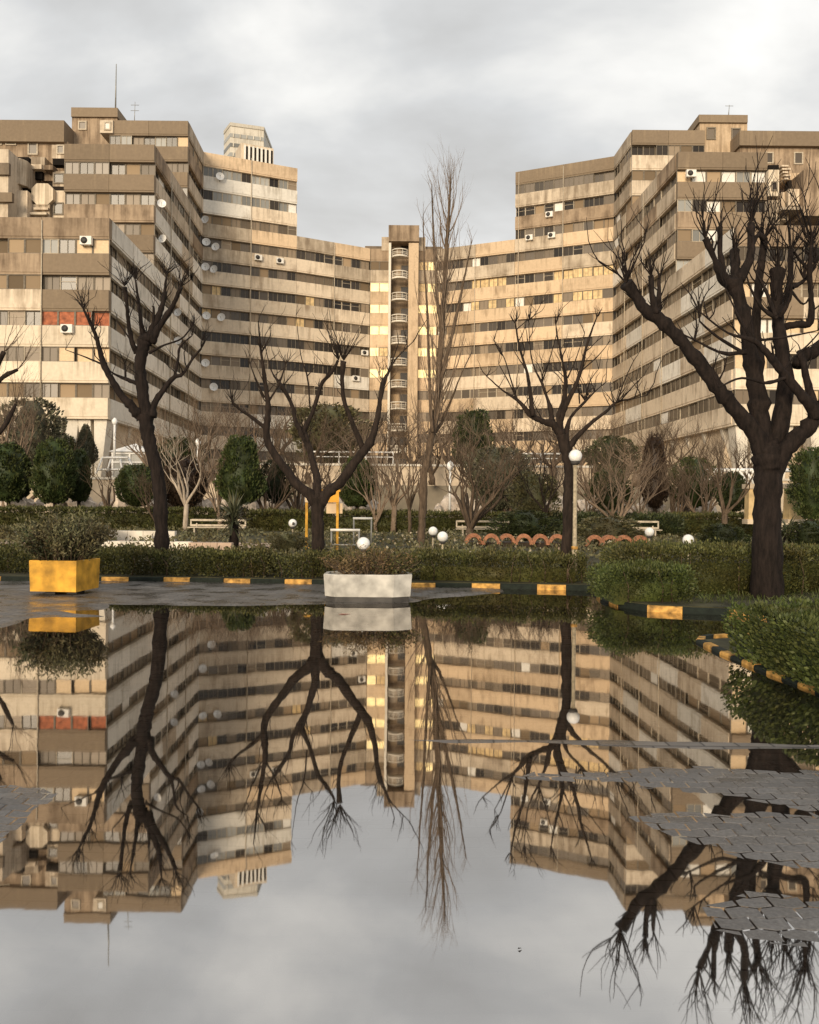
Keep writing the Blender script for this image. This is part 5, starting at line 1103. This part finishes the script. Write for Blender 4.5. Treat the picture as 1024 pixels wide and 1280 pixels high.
def poplar():
    rng = random.Random(12); d = 30.0
    tr = [(527, 690, 5), (528, 640, 4.8), (531, 590, 5), (541, 540, 4.2), (548, 490, 4.0), (552, 420, 3.5), (556, 350, 3.0), (559, 300, 2.4), (562, 255, 1.3), (564, 215, .5)]
    b = P(527, 690, d); o = empty('poplar_tree', (b.x, d, 0.1), 'tall slender bare poplar rising above the roofs beside the tower', 'tree')
    pts = [P(x, y, d) for x, y, r in tr]; pts[0].z = 0.0; P2, R2 = smooth(pts, [r * d / F for x, y, r in tr], 6, rng, 0.12); m = MB(); m.tube(P2, R2, 9, rng=rng, bump=0.08); m.build('trunk', 'bark_brown', o)
    tw = MB(); N_ = len(P2)
    for k in range(95):
        i = rng.randrange(int(N_ * 0.24), N_ - 3); f = i / N_; p = P2[i]; q = rng.uniform(0, 6.28); out = rng.uniform(0.4, 0.95); top = P2[-1].z
        l = min(rng.uniform(1.6, 4.0) * (1.15 - 0.55 * f), (top - p.z) * 0.85 + 0.3); dd = Vector((math.cos(q) * out, math.sin(q) * out, 1)).normalized(); pos = p.copy(); pp = [pos.copy()]
        for s in range(7):
            dd = (dd + Vector((rng.gauss(0, 0.07) - math.cos(q) * 0.05, rng.gauss(0, 0.07) - math.sin(q) * 0.05, 0.12))).normalized(); pos = pos + dd * l / 7; pp.append(pos.copy())
        r = min(R2[i] * 0.38, 0.032) * rng.uniform(0.4, 1.0); tw.tube(pp, [r * (1 - 0.8 * s / 7) for s in range(8)], 4, cap=False)
        for s in range(2, 8):
            if rng.random() < 0.65: shoots(tw, pp[s], rng.choice((1, 1, 2)), rng.uniform(0.5, 1.3), 0.0045, rng, 0.35, Vector((math.cos(q) * 0.25, math.sin(q) * 0.25, 0.3)), 0.08)
    for (pl) in [[(548, 490, 2.6), (560, 440, 2.2), (572, 390, 1.6), (582, 340, 1), (590, 300, .5)], [(541, 540, 2.4), (537, 480, 1.8), (535, 400, 1.5), (531, 340, 1.1), (529, 270, .5)], [(552, 420, 2), (546, 360, 1.8), (542, 290, 1.2), (540, 230, .5)], [(541, 545, 2.2), (552, 528, 2), (562, 505, 1.4), (576, 470, .8), (590, 440, .5)]]:
        P3, R3 = smooth([P(x, y, d + rng.uniform(-.5, .5)) for x, y, r in pl], [r * d / F for x, y, r in pl], 4, rng, 0.15); m = MB(); m.tube(P3, R3, 6); m.build('branch', 'bark_brown', o)
        for q in P3[4:]: shoots(tw, q, 2, 0.9, 0.008, rng, 0.4)
    tag(tw.build('twigs', 'bark_tan', o), kind='stuff')
poplar()

# yuccas ------------------------------------------------------------------
def yucca(px, py, d, n, l, lb, hz):
    p = G(px, py, 0.1); p = Vector((P(px, py, d).x, d, 0.1)); o = empty('yucca', p, lb, 'plant'); rng = random.Random(px); h = P(px, hz, d)
    m = MB(); m.tube([p, (p.x + 0.02, d, (p.z + h.z) / 2), (p.x, d, h.z)], [0.16, 0.13, 0.12], 8, rng=rng, bump=0.15); m.build('trunk', 'bark_black', o)
    m = MB()
    for k in range(n):
        q = rng.uniform(0, 6.28); el = rng.uniform(-0.5, 1.35); ll = l * rng.uniform(0.7, 1.1); dd = Vector((math.cos(q) * math.cos(el), math.sin(q) * math.cos(el), math.sin(el))); sd_ = dd.cross(Vector((0, 0, 1))).normalized()
        a = h + Vector((0, 0, rng.uniform(-0.5, 0.15) * l)); pts = [a, a + dd * ll * 0.5, a + dd * ll + Vector((0, 0, -0.12 * ll))]; w_ = 0.03 * l
        m.add([pts[0] - sd_ * w_, pts[0] + sd_ * w_, pts[1] + sd_ * w_, pts[1] - sd_ * w_, pts[2]], [(0, 1, 2, 3), (3, 2, 4)])
    m.build('leaves', 'leaf_yucca', o)
yucca(292, 690, 25, 170, 0.95, 'spiky dark yucca on a short trunk by the white bench', 645)
yucca(985, 690, 24, 110, 0.7, 'spiky yucca right of the thick tree trunk', 668)

# ------------------------------------------------------------------ planters
def shrub_leaves(o, c, rx, ry, h, n, size, mat, seed, stemmat='bark_brown', ns=40, up=0.5):
    rs = np.random.RandomState(seed); rng = random.Random(seed); m = MB(); C = []; D = []
    for k in range(ns):
        q = rng.uniform(0, 6.28); f = math.sqrt(rng.random()); b = Vector((c[0] + rx * 0.6 * f * math.cos(q), c[1] + ry * 0.6 * f * math.sin(q), c[2])); hh = h * rng.uniform(0.6, 1.1) * (1 - 0.35 * f * f)
        t = Vector((b.x + rx * 0.75 * f * math.cos(q) + rng.gauss(0, 0.05), b.y + ry * 0.75 * f * math.sin(q), b.z + hh)); mid = b.lerp(t, 0.5) + Vector((rng.gauss(0, 0.03), rng.gauss(0, 0.03), hh * 0.08)); m.tube([b, mid, t], [0.009, 0.007, 0.003], 4, cap=False)
        for j in range(n // ns):
            u = rng.uniform(0.25, 1.05); p = b.lerp(mid, u * 2) if u < 0.5 else mid.lerp(t, u * 2 - 1); w_ = 0.05; C.append((p.x + rng.gauss(0, w_), p.y + rng.gauss(0, w_), p.z + rng.gauss(0, w_))); D.append((rng.gauss(0, 1), rng.gauss(0, 1), up))
    tag(m.build('stems', stemmat, o), kind='stuff'); off = np.array(origin(o)); f = bpy.data.objects.new('foliage', leaf_mesh('foliage', np.array(C) - off, size, mat, seed, 0.3, 0.1, None, np.array(D))); COL.objects.link(f); f.parent = o
def planter_body(o, poly, z0, z1, mat, shadow_gap=False):
    n = len(poly); cx_ = sum(p[0] for p in poly) / n; cy = sum(p[1] for p in poly) / n; sc_ = lambda k: [(cx_ + (x - cx_) * k, cy + (y - cy) * k) for x, y in poly]
    m = MB(); A, B, C = sc_(0.965), sc_(1.0), sc_(0.90); rings = [[(x, y, z0) for x, y in A], [(x, y, z1 - 0.015) for x, y in B], [(x, y, z1) for x, y in sc_(0.985)], [(x, y, z1) for x, y in C], [(x, y, z1 - 0.06) for x, y in C]]
    vs = sum(rings, []); fs = [tuple(range(n - 1, -1, -1))]
    for r in range(4): fs += [(r * n + i, r * n + (i + 1) % n, (r + 1) * n + (i + 1) % n, (r + 1) * n + i) for i in range(n)]
    m.add(vs, fs); m.build('tub', mat, o); m = MB(); m.prism(sc_(0.895), z1 - 0.12, z1 - 0.055); m.build('soil', 'soil', o)
    if shadow_gap: m = MB(); m.prism(sc_(0.93), -0.02, z0 + 0.005); m.build('shadow_gap', 'dark_metal', o); return  # dark full-length base paints in the shadow under the tub
    for sx in (-0.5, 0.5):
        m = MB(); m.box((cx_ + sx * 0.8 * (max(p[0] for p in poly) - cx_), cy, z0 / 2 - 0.01), (0.16, 0.34, z0 + 0.02)); m.build('foot', 'dark_metal', o)
def planters():
    c = G(459, 753.5); hw = 56 * c.y / F; dp = 0.36; ch = 0.16
    poly = [(c.x - hw + ch, c.y), (c.x + hw - ch * 1.7, c.y), (c.x + hw, c.y + ch), (c.x + hw, c.y + 2 * dp - ch), (c.x + hw - ch, c.y + 2 * dp), (c.x - hw + ch, c.y + 2 * dp), (c.x - hw, c.y + 2 * dp - ch), (c.x - hw, c.y + ch)]
    o = empty('planter', (c.x, c.y + dp, 0), 'white concrete planter with chamfered ends standing in the puddle', 'planter'); planter_body(o, poly, 0.085, 0.43, 'planter_white', shadow_gap=True)
    s = empty('planter_shrub', (c.x, c.y + dp, 0.38), 'brownish thin shrub growing in the white planter', 'shrub'); shrub_leaves(s, (c.x, c.y + dp, 0.38), 0.62, 0.3, 0.42, 2600, 0.05, 'leaf_brown', 3, ns=60); shrub_leaves(s, (c.x + 0.3, c.y + dp, 0.38), 0.4, 0.3, 0.32, 1200, 0.05, 'leaf_hedge', 4, ns=30)
    c = G(100, 746); a = rad(-29); s_ = 0.80; ax, ay = Vector((math.cos(a), -math.sin(a) * -1, 0)), None
    u = Vector((-math.cos(rad(6)), math.sin(rad(6)), 0)); v = Vector((math.sin(rad(6)), math.cos(rad(6)), 0)); b = Vector((c.x - 0.06, c.y, 0)); q = [b, b + v * 0.80, b + v * 0.80 + u * 0.80, b + u * 0.80]
    cen = (q[0] + q[2]) / 2; o = empty('planter', (cen.x, cen.y, 0), 'yellow painted square planter set at an angle', 'planter'); planter_body(o, [(p.x, p.y) for p in q], 0.07, 0.57, 'yellow_paint')
    s = empty('planter_shrub', (cen.x, cen.y, 0.56), 'dense green leafy shrub growing in the yellow planter', 'shrub'); shrub_leaves(s, (cen.x, cen.y, 0.50), 0.54, 0.5, 0.80, 9000, 0.075, 'leaf_olive', 7, ns=150, up=0.8); shrub_leaves(s, (cen.x - 0.12, cen.y, 0.50), 0.45, 0.42, 0.62, 5000, 0.07, 'leaf_dark', 8, ns=90, up=0.6)
planters()

# ------------------------------------------------------------------ lamps
def globe(m, c, r): m.lathe([(0.001, -r), (r * .38, -r * .92), (r * .71, -r * .71), (r * .92, -r * .38), (r, 0), (r * .92, r * .38), (r * .71, r * .71), (r * .38, r * .92), (0.001, r)], c, 24)
def ball_lamp(px, py, dpx, lb, d=None, name='garden_lamp', patch=False):
    r = 0.125; d = d or 2 * r * F / dpx; c = P(px, py, d); o = empty(name, (c.x, d, 0.1), lb, 'lamp', 'low white globe lamps in the garden')
    m = MB(); m.tube([(c.x, d, 0.05), (c.x, d, c.z - r * 1.05)], [0.025, 0.022], 8); m.build('post', 'pole_tan', o)
    m = MB(); m.lathe([(0.03, -0.05), (0.05, -0.04), (0.075, 0.0), (0.07, 0.02)], (c.x, d, c.z - r * 0.98), 12); m.build('collar', 'dark_metal', o)
    m = MB(); globe(m, c, r); g = m.build('globe', 'globe_white', o)
    if patch:
        m = MB(); m.lathe([(0.0, 0.0), (0.045, 0.0), (0.05, -0.012), (0.0, -0.012)], (c.x + 0.035, d - r * 0.985, c.z - 0.01), 6, R=Matrix.Rotation(rad(90), 3, 'X')); m.build('dark_patch', 'dark_metal', g)
ball_lamp(454.5, 679.5, 16.5, 'white globe lamp rising from the hedge above the white planter'); ball_lamp(541.5, 664, 11.5, 'left and farther of the two white globes by the poplar foot'); ball_lamp(553.5, 671, 13.5, 'right and nearer of the two white globes by the poplar foot')
ball_lamp(812, 665, 11.5, 'white globe lamp at the end of the right terracotta arches'); ball_lamp(860.5, 675, 14, 'white globe lamp left of the thick tree trunk'); ball_lamp(366, 654, 10.5, 'small white globe with a dark patch near the yellow frame', patch=True)
def lamp_post():
    d = 15.85; c = P(719.5, 570, d); b = P(717.5, 734, d); o = empty('lamp_post', (b.x, d, 0.1), 'tall tan lamp post with one white globe beside the dark tree', 'lamp'); r = 0.125
    m = MB(); m.tube([(c.x, d, 0.05), (c.x, d, 0.72), (c.x, d, 0.73), (c.x, d, c.z - r)], [0.055, 0.055, 0.04, 0.035], 12); m.build('pole', 'pole_tan', o); m = MB(); m.lathe([(0.04, -0.05), (0.06, -0.045), (0.09, 0.0), (0.085, 0.03), (0.03, 0.03)], (c.x, d, c.z - r * 0.98), 16); m.build('collar', 'dark_metal', o); m = MB(); globe(m, c, r); m.build('globe', 'globe_white', o)
    m = MB(); m.lathe([(0.058, 0), (0.064, 0.01), (0.064, 0.05), (0.058, 0.06)], (c.x, d, 0.70), 12); m.build('band', 'kerb_yellow', o)
lamp_post()
def far_lamp(px, yt, yb, d, lb, kind=0):
    t, b = P(px, yt, d), P(px, yb, d); o = empty('street_lamp', (t.x, d, b.z), lb, 'lamp'); m = MB(); m.tube([(t.x, d, b.z), (t.x, d, t.z - 0.4)], [0.10 if kind else 0.07, 0.08 if kind else 0.06], 8); m.build('pole', 'white_paint', o)
    m = MB(); m.lathe([(0.06, 0), (0.17, 0.12), (0.22, 0.3), (0.13, 0.45), (0.03, 0.55)], (t.x, d, t.z - 0.55), 10); m.build('lantern', 'globe_white', o)
far_lamp(143.5, 522, 575, 61, 'white lamp column in front of the left block corner', 1); far_lamp(247.5, 548, 600, 58, 'white lantern lamp above the pale-limbed tree'); far_lamp(103, 564, 590, 52, 'small white lantern right of the tall clipped evergreen'); far_lamp(563, 576, 642, 46, 'thin white lamp pole right of the poplar')

# ------------------------------------------------------------------ garden furniture
def bench(px0, px1, ytop, ybase, d, lb):
    a, b = P(px0, ytop, d), P(px1, ytop, d); x0, x1 = a.x, b.x; zt = a.z; o = empty('bench', ((x0 + x1) / 2, d, 0.1), lb, 'bench', 'white benches in the garden'); t = 0.06
    def bx(nm, c, s, mt='frame_white'): m = MB(); m.box(c, s); m.build(nm, mt, o)
    h = min(0.42, zt - 0.55); cx_ = (x0 + x1) / 2
    for x in (x0, x1): bx('back_post', (x, d, zt - h / 2), (t, t, h))
    bx('back_rail', (cx_, d + 0.001, zt - t / 2), (x1 - x0 - t, t, t * 1.4)); bx('back_rail', (cx_, d + 0.001, zt - h + t / 2), (x1 - x0 - t, t, t * 1.4))
    for k in range(3): bx('seat_slat', (cx_, d - 0.12 - 0.15 * k, 0.50), (x1 - x0 + 0.1, 0.12, 0.04))
    for x in (x0 + 0.25, x1 - 0.25): bx('leg', (x, d - 0.25, 0.29), (0.06, 0.4, 0.38)); bx('strut', (x, d - 0.02, 0.6), (0.05, 0.05, zt - h - 0.4 if zt - h > 0.5 else 0.1))
bench(239, 307, 649, 678, 36, 'white bench behind the yucca left of the yellow frame'); bench(571, 640, 650.5, 672, 37, 'white bench behind the terracotta arches right of the poplar'); bench(771, 823, 651, 668, 38, 'white bench at the end of the right terracotta arches'); bench(978, 1016, 654, 670, 38, 'white bench right of the thick tree trunk')
def yellow_frame():
    d = 26.0; o = empty('sign_frame', (P(403, 690, d).x, d, 0.1), 'yellow post frame with an orange board, behind the forked tree', 'sign'); zt = P(403, 612, d).z
    for px in (383.5, 422): x = P(px, 640, d).x; m = MB(); m.box((x, d, zt / 2 + 0.05), (0.075, 0.075, zt - 0.1)); m.build('post', 'yellow_paint', o)
    a, b = P(383, 612, d), P(424, 615, d); m = MB(); m.box(((a.x + b.x) / 2, d + 0.002, a.z - 0.03), (b.x - a.x + 0.08, 0.085, 0.07)); m.build('crossbar', 'yellow_paint', o)
    a, b = P(400, 614, d), P(424, 628, d); m = MB(); m.box(((a.x + b.x) / 2, d - 0.055, (a.z + b.z) / 2), (b.x - a.x, 0.03, a.z - b.z)); m.build('board', 'orange_panel', o)
    a, b = P(382, 616, d), P(392, 628, d); m = MB(); m.box(((a.x + b.x) / 2, d - 0.055, (a.z + b.z) / 2), (b.x - a.x, 0.03, a.z - b.z)); m.build('board', 'cream_panel', o)
    a, b = P(408, 629, d), P(428, 642, d); m = MB(); m.box(((a.x + b.x) / 2, d + 0.07, (a.z + b.z) / 2), (b.x - a.x, 0.03, a.z - b.z)); m.build('lower_board', 'cream_panel', o)
yellow_frame()
def bar_frame(px0, px1, yt, d, lb, low=None):
    a, b = P(px0, yt, d), P(px1, yt, d); o = empty('metal_bar_frame', ((a.x + b.x) / 2, d, 0.1), lb, 'bar frame', 'metal bars for exercise')
    for x in (a.x, b.x): m = MB(); m.tube([(x, d, 0.05), (x, d, a.z)], [0.028, 0.028], 8); m.build('post', 'metal_grey', o)
    m = MB(); m.tube([(a.x - 0.03, d, a.z), (b.x + 0.03, d, a.z)], [0.04, 0.04], 8); m.build('bar', 'white_blind', o)
    if low: z = P(px0, low, d).z; m = MB(); m.tube([(a.x, d + 0.001, z), (b.x, d + 0.001, z)], [0.022, 0.022], 8); m.build('lower_bar', 'metal_grey', o)
bar_frame(414.5, 449, 662.5, 25.5, 'low metal bar frame right of the yellow frame', 681); bar_frame(442.5, 464.5, 648, 29, 'taller metal bar frame above the planter globe')
def arches():
    me = MB(); n = 12; ro, ri, dp = 0.29, 0.19, 0.22; vs = []
    for k in range(n + 1):
        q = math.pi * k / n
        for r, y in ((ro, 0), (ri, 0), (ri, dp), (ro, dp)): vs.append((r * math.cos(q), y, r * math.sin(q)))
    fs = [(0, 1, 2, 3), tuple(4 * n + i for i in (3, 2, 1, 0))]
    for k in range(n):
        for i in range(4): fs.append((4 * k + i, 4 * k + 4 + i, 4 * k + 4 + (i + 1) % 4, 4 * k + (i + 1) % 4))
    me.add(vs, fs); me = me.mesh('terracotta_arch', 'terracotta')
    rng = random.Random(2)
    for row, xs, yb, d in ((0, [593 + 20.8 * k for k in range(6)], 683, 28.5), (1, [744 + 19 * k for k in range(4)], 684, 28.0)):
        for xi, x in enumerate(xs):
            p = P(x, yb, d); o = inst('terracotta_arch', me, None, (p.x, d + rng.uniform(-.1, .1), 0.20), rng.uniform(-0.15, 0.15), (1.05, 1, 1.3)); tag(o, 'first second third fourth fifth sixth'.split()[xi] + ' terracotta half-ring from the left in the row ' + ('left of the lamp tree' if row == 0 else 'right of the globe lamp post'), 'edging', 'terracotta arch edging')
arches()
m = MB(); a, b = P(585, 680, 29.2), P(700, 680, 29.2); m.prism([(a.x, 28.9), (b.x, 28.9), (b.x, 30.2), (a.x, 30.2)], 0.05, 0.26); tag(m.build('soil_bed', 'soil'), kind='structure')
# path, low walls and inner striped kerb on the left
def flat(name, pts, z, mat): m = MB(); q = [G(x, y, z) for x, y in pts]; m.prism([(p.x, p.y) for p in q][::-1], z - 0.05, z); return tag(m.build(name, mat), kind='structure')
flat('path', [(-200, 672), (100, 674), (345, 679), (345, 688), (100, 687), (-200, 684)], 0.13, 'path_pink')
flat('path_far', [(-200, 661), (60, 662), (215, 668), (215, 673), (60, 668), (-200, 667)], 0.135, 'terrace')
def block_wall(px0, px1, yt, yb, d, lb, mat, n):
    a, b = P(px0, yt, d), P(px1, yb, d); o = empty('low_wall', ((a.x + b.x) / 2, d, 0.1), lb, 'wall'); l = (b.x - a.x) / n; zt = a.z
    me = MB(); me.box((0, 0, 0), (l - 0.015, 0.3, zt - 0.1)); me = me.mesh('wall_block', mat)
    for k in range(n): inst('wall_block', me, o, (a.x + l * (k + 0.5), d, 0.1 + (zt - 0.1) / 2))
block_wall(62, 220, 662.5, 670, 31.5, 'low pale garden wall behind the yellow planter shrub', 'pale', 8); block_wall(237, 291, 678, 686, 23.5, 'low pinkish garden wall left of the yucca', 'path_pink', 3); block_wall(110, 240, 676, 682, 25.5, 'low pale step left of the pinkish wall', 'pale', 6)
for nm in (0,):
    ln = [Vector((P(287, 684, 27).x, 27.2, 0.02)), Vector((P(395, 684, 27).x, 26.8, 0.02))]; kerb(ln, 0.60, 0.62, 0.0)
# pale boulders behind the far hedge
def boulders():
    rng = random.Random(6); meshes = []
    for s in range(5):
        r = random.Random(s + 50); m = MB(); n, k = 7, 10; vs = []
        lump = [[r.uniform(0.75, 1.15) for _ in range(k)] for _ in range(n)]
        for i in range(n):
            t = math.pi * (i + 0.5) / n
            for j in range(k): q = 2 * math.pi * j / k; rr = lump[i][j]; vs.append((math.sin(t) * math.cos(q) * rr * 0.6, math.sin(t) * math.sin(q) * rr * 0.45, math.cos(t) * rr * 0.55))
        fs = [(i * k + j, (i + 1) * k + j, (i + 1) * k + (j + 1) % k, i * k + (j + 1) % k) for i in range(n - 1) for j in range(k)] + [tuple(range(k)), tuple((n - 1) * k + j for j in range(k - 1, -1, -1))]
        m.add(vs, fs); meshes.append(m.mesh('boulder', 'rock'))
    ords = 'first second third fourth fifth sixth seventh eighth ninth tenth eleventh twelfth thirteenth fourteenth fifteenth'.split(); cnt = {}
    def ordinal(px):
        z = sum(px >= t for t in (190, 385, 520, 710)); cnt[z] = cnt.get(z, 0) + 1; return ords[cnt[z] - 1]
    for px in list(range(-10, 160, 15)) + list(range(188, 350, 16)) + list(range(360, 480, 15)) + list(range(545, 700, 17)) + list(range(725, 900, 16)):
        d = 50 + rng.uniform(-0.6, 0.9); p = P(px + rng.uniform(-4, 4), 636, d); s = rng.uniform(0.7, 1.35)
        o = inst('boulder', meshes[rng.randrange(5)], None, (p.x, d, 1.12 + rng.uniform(-0.1, 0.3)), rng.uniform(0, 6), (s * 1.15, s, s * rng.uniform(0.9, 1.4)))
        tag(o, ordinal(px) + ' cream boulder behind the far hedge, counting from the ' + ('left edge to the leaning tree' if px < 190 else 'leaning tree to the forked tree' if px < 385 else 'forked tree to the poplar' if px < 520 else 'poplar to the lamp tree' if px < 710 else 'lamp tree to the thick tree') if True else ('left of the leaning tree' if px < 190 else 'between the leaning and the forked tree' if px < 385 else 'between the forked tree and the poplar' if px < 520 else 'between the poplar and the lamp tree' if px < 710 else 'between the lamp tree and the thick tree'), 'rock', 'pale boulders behind the far hedge')
    m = MB(); m.prism([(-30, 48.6), (28, 48.6), (28, 57), (-30, 57)], 0.0, 0.75); tag(m.build('bank', 'lawn'), kind='structure')
boulders()
# floating leaves
def leaf(px, py, s, mat, lb):
    p = G(px, py); m = MB(); m.add([(-s, 0, 0.003), (-0.3 * s, 0.4 * s, 0.006), (s, 0.05 * s, 0.003), (-0.2 * s, -0.4 * s, 0.008)], [(0, 3, 2), (0, 2, 1)]); o = m.mesh('fallen_leaf', mat); tag(inst('fallen_leaf', o, None, p, 0.4), lb, 'leaf')
leaf(431, 768, 0.10, 'dead_leaf', 'red leaf floating just in front of the white planter'); leaf(650, 1187, 0.009, 'bark_dark', 'small dark leaf floating in the sky reflection')
